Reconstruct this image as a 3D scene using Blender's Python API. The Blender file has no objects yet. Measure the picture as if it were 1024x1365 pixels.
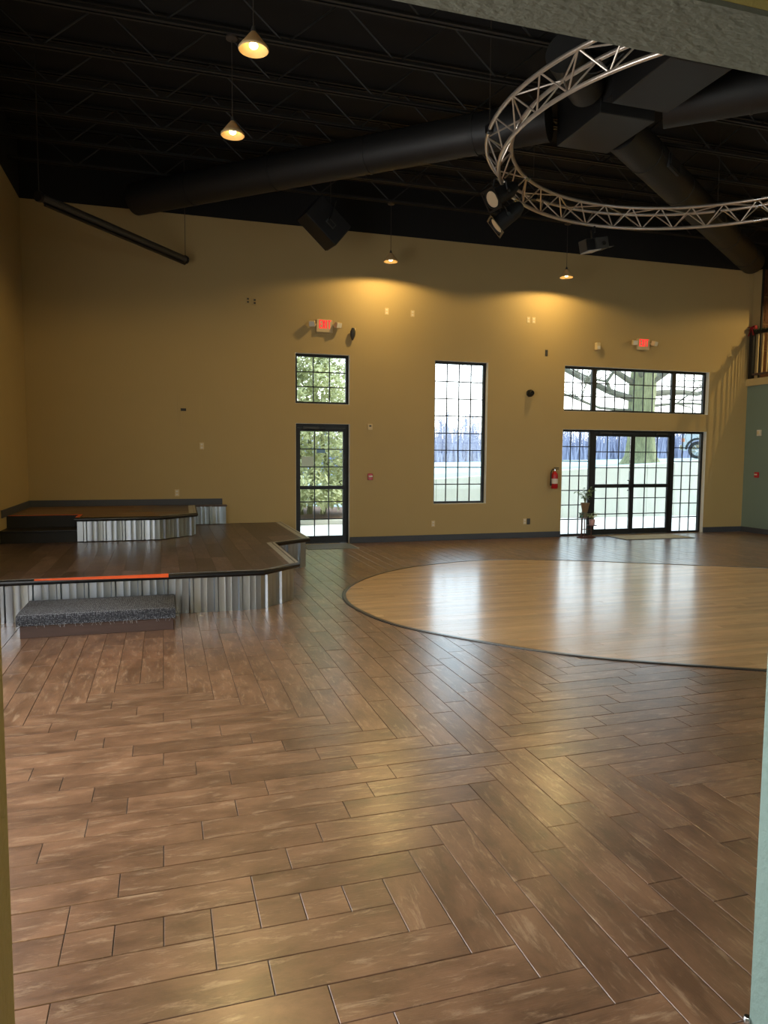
import bpy, bmesh, math, random
from mathutils import Matrix, Vector
random.seed(7)
scene = bpy.context.scene
C = scene.collection
PI = math.pi

# ------------------------------------------------------------------ camera
FPX, CAMH = 956.7, 1.64
YAW, PITCH, ROLL = math.radians(17.08), math.radians(4.56), math.radians(.38)
cy_, sy_, cp_, sp_ = math.cos(YAW), math.sin(YAW), math.cos(PITCH), math.sin(PITCH)
FWD = Vector((sy_*cp_, cy_*cp_, -sp_)); RT0 = Vector((cy_, -sy_, 0)); UP0 = RT0.cross(FWD)
RT = RT0*math.cos(ROLL)+UP0*math.sin(ROLL); UP = UP0*math.cos(ROLL)-RT0*math.sin(ROLL)
cd = bpy.data.cameras.new('camera'); cam = bpy.data.objects.new('camera', cd); C.objects.link(cam)
cam.matrix_world = Matrix(((RT.x, UP.x, -FWD.x, 0), (RT.y, UP.y, -FWD.y, 0), (RT.z, UP.z, -FWD.z, CAMH), (0, 0, 0, 1)))
cd.sensor_fit = 'HORIZONTAL'; cd.sensor_width = 36; cd.lens = FPX/1024*36; cd.clip_start = .02; cd.clip_end = 400
scene.camera = cam

# ------------------------------------------------------------------ sky, daylight, exposure
SKY = 3.9
w = bpy.data.worlds.new('sky'); scene.world = w; w.use_nodes = True
nt = w.node_tree; nt.nodes.clear()
out = nt.nodes.new('ShaderNodeOutputWorld'); bg = nt.nodes.new('ShaderNodeBackground')
tc = nt.nodes.new('ShaderNodeTexCoord'); sx = nt.nodes.new('ShaderNodeSeparateXYZ'); rp = nt.nodes.new('ShaderNodeValToRGB')
nz = nt.nodes.new('ShaderNodeTexNoise'); nz.inputs['Scale'].default_value = 3; nz.inputs['Detail'].default_value = 4
ma = nt.nodes.new('ShaderNodeMath'); ma.operation = 'MULTIPLY_ADD'; ma.inputs[1].default_value = .12
nt.links.new(tc.outputs['Generated'], sx.inputs[0]); nt.links.new(tc.outputs['Generated'], nz.inputs['Vector'])
nt.links.new(nz.outputs['Fac'], ma.inputs[0]); nt.links.new(sx.outputs['Z'], ma.inputs[2]); nt.links.new(ma.outputs[0], rp.inputs[0])
e = rp.color_ramp.elements; e[0].position = .04; e[0].color = (1, .93, .84, 1); e[1].position = .62; e[1].color = (.5, .66, .86, 1)
m1 = e.new(.16); m1.color = (.93, .95, .97, 1); m1 = e.new(.27); m1.color = (.66, .81, .95, 1)
nt.links.new(rp.outputs[0], bg.inputs[0]); bg.inputs[1].default_value = SKY; nt.links.new(bg.outputs[0], out.inputs[0])
vs = scene.view_settings
vs.view_transform = 'Standard'; vs.look = 'None'; vs.gamma = 1; vs.use_curve_mapping = False; vs.exposure = .28

sun = bpy.data.lights.new('hazy_sun', 'SUN'); sun.energy = 5.5; sun.angle = math.radians(14); sun.color = (1, .95, .87)
so = bpy.data.objects.new('hazy_sun', sun); C.objects.link(so); so.rotation_euler = Vector((-.8, .0, -.6)).to_track_quat('-Z', 'Y').to_euler()
def arealight(name, loc, rot, sx_, sy_, power, col, portal=False):
    l = bpy.data.lights.new(name, 'AREA'); l.shape = 'RECTANGLE'; l.size = sx_; l.size_y = sy_; l.energy = power; l.color = col
    o = bpy.data.objects.new(name, l); C.objects.link(o); o.location = loc; o.rotation_euler = rot
    if portal: l.cycles.is_portal = True
    return o
# portals only tell the renderer where the sky shines in
for x, z, a, b in ((2.79, 3.0, 1, .9), (2.79, 1.1, .95, 2.1), (5.5, 2.07, 1.1, 2.7), (9.5, 3.0, 3.5, .9), (9.5, 1.1, 3.5, 2.15)):
    arealight('sky_portal', (x, 13.1, z), (-PI/2, 0, 0), a, b, 1, (1, 1, 1), True)
# front lamps are added fill at near-wall windows that are added too, out of view
for x in (4.6, 7.5, 10.4): arealight('front_fill', (x, 1.6, 1.75), (PI/2, 0, PI), 2.7, 2.7, 30, (.93, .97, 1))
for y in (2.85, 5.15): arealight('side_daylight', (-2.05, y, 1.85), (0, -PI/2, 0), 2.6, 2.0, 88, (.92, .96, 1))

# ------------------------------------------------------------------ constants of the place
WY, LX, RX, WTOP, DECKZ = 12.825, -2.1, 12.23, 5.63, 6.5     # far wall, left wall, right wall, top of the yellow paint, roof deck
NY, NY0 = 1.56, 1.36                                          # wall with the opening the camera stands at
OX0, OX1, OZ = -.314, 1.60, 2.62

# ------------------------------------------------------------------ mesh helpers
class MB:
    def __init__(s): s.v = []; s.f = []; s.uv = {}
    def add(s, vs_, fs, M=None):
        n = len(s.v)
        s.v += [tuple(M @ Vector(p)) if M else tuple(p) for p in vs_]
        s.f += [tuple(i+n for i in f) for f in fs]
        return s
    def box(s, x0, x1, y0, y1, z0, z1, M=None):
        return s.add([(x0,y0,z0),(x1,y0,z0),(x1,y1,z0),(x0,y1,z0),(x0,y0,z1),(x1,y0,z1),(x1,y1,z1),(x0,y1,z1)],
                     [(3,2,1,0),(4,5,6,7),(0,1,5,4),(1,2,6,5),(2,3,7,6),(3,0,4,7)], M)
    def tube(s, pts, r, n=8, closed=False, caps=True):
        pts = [Vector(p) for p in pts]; m = len(pts)
        rs = r if isinstance(r, (list, tuple)) else [r]*m
        vs_, fs = [], []; prev = None
        for i, p in enumerate(pts):
            if closed: t = pts[(i+1) % m]-pts[i-1]
            else: t = pts[min(i+1, m-1)]-pts[max(i-1, 0)]
            t.normalize()
            if prev is None:
                a = Vector((0, 0, 1)) if abs(t.z) < .9 else Vector((1, 0, 0))
                u = t.cross(a).normalized()
            else: u = (prev-t*prev.dot(t)).normalized()
            prev = u; q = t.cross(u)
            for k in range(n):
                an = 2*PI*k/n; vs_.append(p+(u*math.cos(an)+q*math.sin(an))*rs[i])
        for i in range(m if closed else m-1):
            for k in range(n):
                a, b = i*n+k, i*n+(k+1) % n; c, d = ((i+1) % m)*n+(k+1) % n, ((i+1) % m)*n+k
                fs.append((a, b, c, d))
        if caps and not closed: fs.append(tuple(reversed(range(n)))); fs.append(tuple(range((m-1)*n, m*n)))
        return s.add(vs_, fs)
    def lathe(s, prof, n=24, M=None):
        vs_, fs = [], []
        for r, z in prof:
            for k in range(n): vs_.append((max(r, 1e-5)*math.cos(2*PI*k/n), max(r, 1e-5)*math.sin(2*PI*k/n), z))
        for i in range(len(prof)-1):
            for k in range(n): fs.append((i*n+k, i*n+(k+1) % n, (i+1)*n+(k+1) % n, (i+1)*n+k))
        return s.add(vs_, fs, M)
    def prism(s, poly, z0, z1, M=None):
        n = len(poly)
        return s.add([(x, y, z0) for x, y in poly]+[(x, y, z1) for x, y in poly],
                     [tuple(reversed(range(n))), tuple(range(n, 2*n))]+[(i, (i+1) % n, n+(i+1) % n, n+i) for i in range(n)], M)
    def mesh(s, name, mat, smooth=None):
        me = bpy.data.meshes.new(name); me.from_pydata(s.v, [], s.f); me.update()
        if mat: me.materials.append(mat)
        if smooth is not None:
            me.shade_smooth(); me.set_sharp_from_angle(angle=math.radians(smooth))
        return me
def wloc(o):
    p = Vector((0, 0, 0))
    while o is not None: p += o.location; o = o.parent
    return p
def place(name, me, parent=None, loc=(0, 0, 0), rot=None, scale=None, bevel=0):
    o = bpy.data.objects.new(name, me); C.objects.link(o)
    o.location = Vector(loc)
    if parent is not None: o.parent = parent; o.location = Vector(loc)-wloc(parent)
    if rot: o.rotation_euler = rot
    if scale: o.scale = scale
    if bevel:
        b = o.modifiers.new('bevel', 'BEVEL'); b.width = bevel; b.segments = 2; b.limit_method = 'ANGLE'
    return o
def part(name, mb, mat, parent=None, smooth=None, bevel=0): return place(name, mb.mesh(name, mat, smooth), parent, bevel=bevel)
def tag(o, label=None, cat=None, group=None, kind=None):
    if label: o['label'] = label
    if cat: o['category'] = cat
    if group: o['group'] = group
    if kind: o['kind'] = kind
    return o
def thing(name, loc, label, cat, group=None):
    o = bpy.data.objects.new(name, None); C.objects.link(o); o.location = loc; o.empty_display_size = .1
    return tag(o, label, cat, group)
def struct(name, mb, mat, parent=None, smooth=None, label=None, bevel=0):
    o = part(name, mb, mat, parent, smooth, bevel)
    if parent is None: tag(o, label, None, None, 'structure')
    return o
def rotmat(loc, rx=0, ry=0, rz=0):
    return Matrix.Translation(loc) @ Matrix.Rotation(rz, 4, 'Z') @ Matrix.Rotation(ry, 4, 'Y') @ Matrix.Rotation(rx, 4, 'X')
def ray(x, y): return (RT*((x-512)/FPX)-UP*((y-682.5)/FPX)+FWD)
def on_z(x, y, z=0.):
    d = ray(x, y); return Vector((0, 0, CAMH))+d*((z-CAMH)/d.z)
def on_y(x, y, Y=WY):
    d = ray(x, y); return Vector((0, 0, CAMH))+d*(Y/d.y)
def pix(P):
    d = Vector(P)-Vector((0, 0, CAMH)); c = d.dot(FWD)
    return 512+FPX*d.dot(RT)/c, 682.5-FPX*d.dot(UP)/c, c

# ------------------------------------------------------------------ materials
def lin(r, g, b):
    f = lambda c: (c/255/12.92 if c/255 <= .04045 else ((c/255+.055)/1.055)**2.4)
    return (f(r), f(g), f(b), 1)
def mat(name, col, rough=.5, metal=0, var=.12, scale=6, bump=0, bscale=60, stretch=None, coat=0, emit=None, estr=0, ior=None, coord='Object', spec=None):
    m = bpy.data.materials.new(name); m.use_nodes = True; t = m.node_tree; N = t.nodes; L = t.links
    b = N['Principled BSDF']; b.inputs['Roughness'].default_value = rough; b.inputs['Metallic'].default_value = metal
    b.inputs['Coat Weight'].default_value = coat
    if spec is not None: b.inputs['Specular IOR Level'].default_value = spec
    if ior: b.inputs['IOR'].default_value = ior
    tx = N.new('ShaderNodeTexCoord'); mp = N.new('ShaderNodeMapping'); L.new(tx.outputs[coord], mp.inputs[0])
    if stretch: mp.inputs['Scale'].default_value = stretch
    nn = N.new('ShaderNodeTexNoise'); nn.inputs['Scale'].default_value = scale; nn.inputs['Detail'].default_value = 5
    L.new(mp.outputs[0], nn.inputs['Vector'])
    mx = N.new('ShaderNodeMix'); mx.data_type = 'RGBA'
    mx.inputs[6].default_value = tuple(c*(1-var) for c in col[:3])+(1,); mx.inputs[7].default_value = tuple(min(1, c*(1+var)) for c in col[:3])+(1,)
    L.new(nn.outputs['Fac'], mx.inputs[0]); L.new(mx.outputs[2], b.inputs['Base Color'])
    if bump:
        n2 = N.new('ShaderNodeTexNoise'); n2.inputs['Scale'].default_value = bscale; n2.inputs['Detail'].default_value = 3
        L.new(mp.outputs[0], n2.inputs['Vector'])
        bp = N.new('ShaderNodeBump'); bp.inputs['Strength'].default_value = bump; bp.inputs['Distance'].default_value = .01
        L.new(n2.outputs['Fac'], bp.inputs['Height']); L.new(bp.outputs[0], b.inputs['Normal'])
    if emit: b.inputs['Emission Color'].default_value = emit; b.inputs['Emission Strength'].default_value = estr
    return m
def planks_mat(name, c0, c1, c2, rough=.35, bump=.15, island=False, spec=.5, coat=0, grain=(2.2, 26), tone=.16):
    """wood-look piece: UV runs in metres along (u) and across (v) the piece; every piece draws its own tone"""
    m = bpy.data.materials.new(name); m.use_nodes = True; t = m.node_tree; N = t.nodes; L = t.links
    b = N['Principled BSDF']; b.inputs['Specular IOR Level'].default_value = spec
    b.inputs['Coat Weight'].default_value = coat; b.inputs['Coat Roughness'].default_value = .19 if not name.startswith('wood') else .24
    uv = N.new('ShaderNodeUVMap'); uv.uv_map = 'UVMap'
    if island: rn = N.new('ShaderNodeNewGeometry').outputs['Random Per Island']
    else: rn = N.new('ShaderNodeObjectInfo').outputs['Random']
    mul = N.new('ShaderNodeMath'); mul.operation = 'MULTIPLY'; mul.inputs[1].default_value = 57; L.new(rn, mul.inputs[0])
    def noise(sc, det, dist=0, ro=.6):
        mp = N.new('ShaderNodeMapping'); mp.inputs['Scale'].default_value = (sc[0], sc[1], 1); L.new(uv.outputs[0], mp.inputs[0])
        n = N.new('ShaderNodeTexNoise'); n.noise_dimensions = '4D'; n.inputs['Scale'].default_value = 1; n.inputs['Detail'].default_value = det
        n.inputs['Distortion'].default_value = dist; n.inputs['Roughness'].default_value = ro
        L.new(mp.outputs[0], n.inputs['Vector']); L.new(mul.outputs[0], n.inputs['W']); return n
    cloud = noise((grain[0]*1.6, grain[0]*3.2), 5, .3, .65); streak = noise((grain[0]*2.6, grain[1]*1.1), 8, .6, .74); fine = noise((grain[0]*8, grain[1]*7), 3)
    r1 = N.new('ShaderNodeValToRGB'); r1.color_ramp.elements[0].position = .36; r1.color_ramp.elements[1].position = .68
    r1.color_ramp.elements[0].color = c0; r1.color_ramp.elements[1].color = c1; L.new(cloud.outputs['Fac'], r1.inputs[0])
    r2 = N.new('ShaderNodeValToRGB'); r2.color_ramp.elements[0].position = .53; r2.color_ramp.elements[1].position = .66
    L.new(streak.outputs['Fac'], r2.inputs[0])
    mx = N.new('ShaderNodeMix'); mx.data_type = 'RGBA'; mx.inputs[7].default_value = c2
    mf = N.new('ShaderNodeMath'); mf.operation = 'MULTIPLY'; mf.inputs[1].default_value = .5; L.new(r2.outputs[0], mf.inputs[0])
    L.new(mf.outputs[0], mx.inputs[0]); L.new(r1.outputs[0], mx.inputs[6])
    hs = N.new('ShaderNodeHueSaturation'); L.new(mx.outputs[2], hs.inputs['Color'])
    vr = N.new('ShaderNodeMapRange'); vr.inputs[3].default_value = 1-tone; vr.inputs[4].default_value = 1+tone; L.new(rn, vr.inputs[0]); L.new(vr.outputs[0], hs.inputs['Value'])
    L.new(hs.outputs[0], b.inputs['Base Color'])
    rr = N.new('ShaderNodeMapRange'); rr.inputs[3].default_value = rough*.97; rr.inputs[4].default_value = rough*1.2; L.new(cloud.outputs['Fac'], rr.inputs[0]); L.new(rr.outputs[0], b.inputs['Roughness'])
    ad = N.new('ShaderNodeMath'); ad.operation = 'ADD'; L.new(fine.outputs['Fac'], ad.inputs[0]); L.new(streak.outputs['Fac'], ad.inputs[1])
    bp = N.new('ShaderNodeBump'); bp.inputs['Strength'].default_value = bump; bp.inputs['Distance'].default_value = .004
    L.new(ad.outputs[0], bp.inputs['Height']); L.new(bp.outputs[0], b.inputs['Normal'])
    return m
def glass_mat():
    m = bpy.data.materials.new('window_glass'); m.use_nodes = True; t = m.node_tree; N = t.nodes; L = t.links; N.remove(N['Principled BSDF'])
    o = N['Material Output']; tr = N.new('ShaderNodeBsdfTransparent'); tr.inputs[0].default_value = (.93, .96, .95, 1)
    gl = N.new('ShaderNodeBsdfGlossy'); gl.inputs['Roughness'].default_value = .02; fr = N.new('ShaderNodeFresnel'); fr.inputs[0].default_value = 1.45
    mx = N.new('ShaderNodeMixShader'); L.new(fr.outputs[0], mx.inputs[0]); L.new(tr.outputs[0], mx.inputs[1]); L.new(gl.outputs[0], mx.inputs[2]); L.new(mx.outputs[0], o.inputs[0])
    return m
def shade_mat():
    m = bpy.data.materials.new('lamp_shade_glass'); m.use_nodes = True; t = m.node_tree; N = t.nodes; L = t.links; N.remove(N['Principled BSDF'])
    o = N['Material Output']; d = N.new('ShaderNodeBsdfDiffuse'); d.inputs[0].default_value = (.62, .45, .23, 1); tr = N.new('ShaderNodeBsdfTranslucent'); tr.inputs[0].default_value = (.7, .5, .26, 1)
    nn = N.new('ShaderNodeTexNoise'); nn.inputs['Scale'].default_value = 18; mr = N.new('ShaderNodeMapRange'); mr.inputs[3].default_value = .06; mr.inputs[4].default_value = .16
    L.new(nn.outputs['Fac'], mr.inputs[0]); mx = N.new('ShaderNodeMixShader'); L.new(mr.outputs[0], mx.inputs[0])
    L.new(d.outputs[0], mx.inputs[1]); L.new(tr.outputs[0], mx.inputs[2]); L.new(mx.outputs[0], o.inputs[0])
    return m
def woven_mat():
    m = bpy.data.materials.new('woven_carpet'); m.use_nodes = True; t = m.node_tree; N = t.nodes; L = t.links; b = N['Principled BSDF']; b.inputs['Roughness'].default_value = .9
    tx = N.new('ShaderNodeTexCoord'); vo = N.new('ShaderNodeTexVoronoi'); vo.inputs['Scale'].default_value = 95; vo.inputs['Randomness'].default_value = .35; L.new(tx.outputs['Object'], vo.inputs['Vector'])
    r = N.new('ShaderNodeValToRGB'); r.color_ramp.elements[0].color = lin(150, 152, 158); r.color_ramp.elements[1].color = lin(40, 41, 46); r.color_ramp.elements[0].position = .15; r.color_ramp.elements[1].position = .55
    L.new(vo.outputs['Distance'], r.inputs[0]); L.new(r.outputs[0], b.inputs['Base Color'])
    bp = N.new('ShaderNodeBump'); bp.inputs['Strength'].default_value = .9; bp.inputs['Distance'].default_value = .006; bp.invert = True; L.new(vo.outputs['Distance'], bp.inputs['Height']); L.new(bp.outputs[0], b.inputs['Normal'])
    return m

WALLCOL = lin(174, 150, 101)
M_wall = mat('yellow_wall_paint', WALLCOL, .75, var=.03, scale=2, bump=.12, bscale=160)
M_green = mat('green_wall_paint', lin(116, 134, 124), .7, var=.03, scale=2, bump=.12, bscale=160)
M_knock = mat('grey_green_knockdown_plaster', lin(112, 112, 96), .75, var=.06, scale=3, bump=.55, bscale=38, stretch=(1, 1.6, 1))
M_knocky = mat('yellow_knockdown_plaster', lin(190, 168, 96), .7, var=.05, scale=3, bump=.6, bscale=38)
M_knockg = mat('green_knockdown_plaster', lin(128, 148, 138), .6, var=.05, scale=3, bump=.6, bscale=38)
M_black = mat('black_ceiling_paint', lin(13, 13, 12), .9, var=.2, scale=4)
M_joist = mat('black_steel_joist', lin(34, 33, 31), .6, var=.2, scale=5)
M_duct = mat('black_spiral_duct', lin(27, 26, 25), .55, var=.2, scale=3, bump=.1, bscale=12)
M_base = mat('charcoal_vinyl_base', lin(62, 65, 72), .55, var=.1)
M_frame = mat('black_aluminium', lin(12, 12, 14), .45, var=.1)
M_muntin = mat('dark_muntin', lin(26, 28, 38), .5, var=.1)
M_glass = glass_mat()
M_grout = mat('dark_grout', lin(88, 78, 70), .9, var=.15, scale=30)
TC = (lin(102, 73, 53), lin(148, 109, 81), lin(204, 172, 138))
M_tile = planks_mat('wood_look_tile', *TC, rough=.29, bump=.22, spec=.95, coat=.6)
M_tilef = planks_mat('wood_look_tile_field', *TC, rough=.29, bump=.22, island=True, spec=.95, coat=.6)
M_maple = planks_mat('light_dance_boards', lin(206, 160, 108), lin(228, 188, 138), lin(186, 136, 86), rough=.34, bump=.07, island=True, spec=.8, coat=.8, grain=(1.2, 40))
M_deck = planks_mat('dark_stage_laminate', lin(58, 46, 46), lin(98, 80, 78), lin(136, 118, 114), rough=.3, bump=.08, spec=.5, tone=.42)
M_updeck = planks_mat('brown_stage_laminate', lin(104, 76, 52), lin(134, 102, 72), lin(84, 60, 42), rough=.4, bump=.08, tone=.25)
M_galv = mat('galvanised_steel', lin(178, 184, 190), .34, 1, var=.14, scale=7, stretch=(1, 1, .3))
M_rubber = mat('black_rubber_nosing', lin(26, 26, 28), .35, var=.2, bump=.1, bscale=30)
M_worn = mat('worn_grey_edge_tape', lin(176, 178, 178), .32, .1, var=.3, scale=14)
M_orange = mat('orange_tape', lin(240, 92, 30), .5, var=.08)
M_carpet = woven_mat()
M_dkwood = mat('dark_plank_wood', lin(74, 54, 46), .5, var=.3, scale=3, stretch=(1, 9, 9))
M_blk = mat('matte_black', lin(16, 16, 17), .6, var=.15)
M_blkm = mat('black_metal', lin(26, 26, 27), .4, .3, var=.2)
M_alu = mat('truss_aluminium', lin(206, 194, 182), .32, .75, var=.12, scale=12)
M_chrome = mat('chrome', lin(190, 190, 190), .2, 1, var=.05)
M_white = mat('white_plastic', lin(214, 206, 190), .45, var=.04)
M_ivory = mat('ivory_plate', lin(206, 184, 140), .5, var=.04)
M_dkgrey = mat('dark_grey_plastic', lin(60, 58, 54), .5, var=.1)
M_red = mat('red_enamel', lin(178, 24, 30), .3, var=.08)
M_exit = mat('exit_letters', lin(60, 4, 8), .5, var=.02, emit=(1, .004, .02, 1), estr=1.5)
M_bulb = mat('lit_bulb', lin(255, 236, 190), .5, var=.01, emit=(1, .72, .32, 1), estr=13)
M_shade = shade_mat()
M_cordm = mat('dark_cord', lin(60, 52, 44), .6, var=.1)
M_conc = mat('pale_concrete', lin(206, 206, 202), .85, var=.1, scale=1.2, bump=.15, bscale=20)
M_concw = mat('board_formed_concrete', lin(206, 208, 198), .85, var=.13, scale=2.2, stretch=(2.5, 1, .5), bump=.15, bscale=14)
M_lawn = mat('frosty_lawn', lin(150, 166, 164), .9, var=.16, scale=.7, bump=.3, bscale=6)
M_mulch = mat('brown_mulch', lin(104, 78, 62), .95, var=.4, scale=14, bump=.8, bscale=30)
M_bark = mat('mossy_bark', lin(128, 130, 96), .9, var=.75, scale=8, stretch=(3, 3, .6), bump=1, bscale=9)
M_branch = mat('grey_branch_bark', lin(112, 110, 96), .9, var=.25, scale=4)
M_far = mat('haze_tinted_trees', lin(136, 140, 164), .95, var=.2, scale=.2)  # blue of the distance haze is put into the bark colour
M_needle = mat('evergreen_needles', lin(196, 200, 160), .8, var=.45, scale=2.6)
_t = M_needle.node_tree; _b = _t.nodes['Principled BSDF']; _tl = _t.nodes.new('ShaderNodeBsdfTranslucent'); _mx = _t.nodes.new('ShaderNodeMixShader'); _mx.inputs[0].default_value = .45
_t.links.new(_b.inputs['Base Color'].links[0].from_socket, _tl.inputs[0]); _t.links.new(_b.outputs[0], _mx.inputs[1]); _t.links.new(_tl.outputs[0], _mx.inputs[2]); _t.links.new(_mx.outputs[0], _t.nodes['Material Output'].inputs[0])

# ------------------------------------------------------------------ pattern of the tiled floor
TW, TX0, TY0 = .162, 1.108, 2.87
# outline of the inlaid dance floor (metres), mirrored through its centre
half = [(4.389, 4.308), (3.55, 4.801), (3.086, 5.177), (2.66, 5.65), (2.28, 6.17), (2.09, 6.53), (1.97, 6.97), (1.91, 7.52), (1.975, 8.05), (2.147, 8.5), (2.354, 8.854), (2.595, 9.166), (2.947, 9.52), (3.327, 9.786), (3.7, 9.97), (4.394, 10.19), (5.0, 10.2), (5.55, 10.08), (6.2, 9.8), (7.05, 9.31), (7.8, 8.86)]
DC = (6.467, 6.357)
ctrl = half+[(2*DC[0]-x, 2*DC[1]-y) for x, y in half]
def catmull(P, n=6):
    out_, m = [], len(P)
    for i in range(m):
        a, b, c, d = (Vector(P[(i+k) % m]) for k in (-1, 0, 1, 2))
        for q in range(n):
            t = q/n; out_.append(.5*((2*b)+(c-a)*t+(2*a-5*b+4*c-d)*t*t+(3*b-a-3*c+d)*t**3))
    return [(p.x, p.y) for p in out_]
DANCE = catmull(ctrl, 5)
def inside(x, y, P):
    r = False; j = len(P)-1
    for i in range(len(P)):
        if (P[i][1] > y) != (P[j][1] > y) and x < (P[j][0]-P[i][0])*(y-P[i][1])/(P[j][1]-P[i][1])+P[i][0]: r = not r
        j = i
    return r
def offset(P, d):
    n = len(P); out_ = []
    for i in range(n):
        t = Vector(P[(i+1) % n])-Vector(P[i-1]); t.normalize(); out_.append((P[i][0]-t.y*d, P[i][1]+t.x*d))
    return out_
area = sum(DANCE[i-1][0]*DANCE[i][1]-DANCE[i][0]*DANCE[i-1][1] for i in range(len(DANCE)))
SGN = 1 if area > 0 else -1           # offset(P, SGN*d) moves inwards
DIN = offset(DANCE, SGN*.05)

def kind_of(i, j):
    if j >= 4:
        lo = i+24 if i <= -9 else (7-i if i <= 3 else min(i+1, 25))
        return 'B' if j >= lo else 'A'
    jj = j if j >= -3 else -7-j
    if jj+1 <= i <= 7-jj: return 'B'
    return 'S' if j == -3 else 'A'
I0, I1 = math.floor((LX-TX0)/TW), math.ceil((RX-TX0)/TW)
J0, J1 = math.floor((1.40-TY0)/TW), math.ceil((WY-TY0)/TW)
tiles = []                             # (i, j, direction, length in cells)
for j in range(J0, J1):
    i = I0
    while i < I1:
        k = kind_of(i, j)
        if k == 'S': tiles.append((i, j, 'A', 1)); i += 1; continue
        if k == 'B': i += 1; continue
        e_ = i
        while e_ < I1 and kind_of(e_, j) == 'A': e_ += 1
        if e_ < I1 or i == I0:         # laid from the right-hand end
            q = e_
            while q > i: n = min(4, q-i); tiles.append((q-n, j, 'A', n)); q -= n
        else:
            q = i
            while q < e_: n = min(4, e_-q); tiles.append((q, j, 'A', n)); q += n
        i = e_
for i in range(I0, I1):
    j = J0
    while j < J1:
        if kind_of(i, j) != 'B': j += 1; continue
        e_ = j
        while e_ < J1 and kind_of(i, e_) == 'B': e_ += 1
        if j < 4 and e_ <= 5:
            q = e_
            while q > j: n = min(4, q-j); tiles.append((i, q-n, 'B', n)); q -= n
        else:
            q = j
            while q < e_: n = min(4, e_-q); tiles.append((i, q, 'B', n)); q += n
        j = e_

def tile_geo(L, W, g=.0034, ch=.0014, th=.008):
    x, y = L/2-g/2, W/2-g/2
    v = [(-x, -y, -th), (x, -y, -th), (x, y, -th), (-x, y, -th), (-x, -y, -ch), (x, -y, -ch), (x, y, -ch), (-x, y, -ch),
         (-x+ch, -y+ch, 0), (x-ch, -y+ch, 0), (x-ch, y-ch, 0), (-x+ch, y-ch, 0)]
    f = [(8, 9, 10, 11)]+[(a, (a+1) % 4, 4+(a+1) % 4, 4+a) for a in range(4)]+[(4+a, 4+(a+1) % 4, 8+(a+1) % 4, 8+a) for a in range(4)]
    return v, f
def uv_planar(me, fn):
    u = me.uv_layers.new(name='UVMap')
    for l in me.loops: u.data[l.index].uv = fn(me.vertices[l.vertex_index].co)

fl = MB(); fl.box(-4.5, 15, -4.5, WY+.2, -.2, -.0045)
floor = struct('floor', fl, M_grout, label='brown wood-look plank tile floor laid in mitred zones with dark grout')
SX, SY = LX+.003, WY-.003
STAGE = [(SX, 7.5), (.98, 7.5), (1.42, 7.93), (1.43, 9.82), (2.0, 10.24), (2.0, SY), (SX, SY)]
rank = []
for T in tiles:
    i, j, d, n = T
    cx = TX0+(i+(n/2 if d == 'A' else .5))*TW; cyy = TY0+(j+(n/2 if d == 'B' else .5))*TW
    ends = [(cx+sx2*TW*(n/2 if d == 'A' else .5)*.98, cyy+sy2*TW*(n/2 if d == 'B' else .5)*.98) for sx2 in (-1, 0, 1) for sy2 in (-1, 0, 1)]
    if all(inside(x, y, DIN) for x, y in ends) or all(inside(x, y, STAGE) for x, y in ends): continue
    px, py, dep = pix((cx, cyy, 0))
    vis = dep > .3 and -40 < px < 1050 and py < 1440 and not (px > 1010 and py > 900)
    a = n/dep**3 if vis else 0
    rank.append((a, cx, cyy, d, n))
rank.sort(key=lambda r: -r[0])
tmesh = {}
for n in range(1, 5):
    v, f = tile_geo(n*TW, TW); me = bpy.data.meshes.new('tile'); me.from_pydata(v, [], f); me.materials.append(M_tile)
    uv_planar(me, lambda c: (c.x, c.y)); tmesh[n] = me
rt = random.Random(3)
for a, cx, cyy, d, n in rank[:300]:
    o = place('tile', tmesh[n], floor, (cx, cyy, rt.uniform(-.0006, .0006)), (rt.gauss(0, .0012), rt.gauss(0, .0008), (PI/2 if d == 'B' else 0)+(PI if rt.random() < .5 else 0)))
fv, ff, fu = [], [], []
for a, cx, cyy, d, n in rank[300:]:
    v, f = tile_geo(n*TW, TW); k = len(fv)
    zt = rt.uniform(-.0006, .0006); ta, tb = rt.gauss(0, .0012), rt.gauss(0, .0008)
    for x, y, z in v:
        z2 = z+zt+y*ta+x*tb
        fv.append((cx+x, cyy+y, z2) if d == 'A' else (cx-y, cyy+x, z2)); fu.append((x, y))
    ff += [tuple(q+k for q in t_) for t_ in f]
me = bpy.data.meshes.new('tile_field'); me.from_pydata(fv, [], ff); me.materials.append(M_tilef)
u = me.uv_layers.new(name='UVMap')
for l in me.loops: u.data[l.index].uv = fu[l.vertex_index]
tag(place('tile_field', me, floor), kind='stuff')

# inlaid dance floor: narrow boards along X, clipped to the outline, with a metal edge strip
def clip_rect(P, x0, x1, y0, y1):
    for ax, lim, keep in ((0, x0, 1), (0, x1, -1), (1, y0, 1), (1, y1, -1)):
        out_ = []
        for i in range(len(P)):
            a, b = P[i-1], P[i]; da, db = (a[ax]-lim)*keep, (b[ax]-lim)*keep
            if (da >= 0) != (db >= 0):
                t = da/(da-db); out_.append((a[0]+(b[0]-a[0])*t, a[1]+(b[1]-a[1])*t))
            if db >= 0: out_.append(b)
        P = out_
        if len(P) < 3: return []
    return P
def clean(P):
    out_ = []
    for p in P:
        if not out_ or math.hypot(p[0]-out_[-1][0], p[1]-out_[-1][1]) > 1e-4: out_.append(p)
    if len(out_) > 2 and math.hypot(out_[0][0]-out_[-1][0], out_[0][1]-out_[-1][1]) < 1e-4: out_.pop()
    return out_
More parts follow.
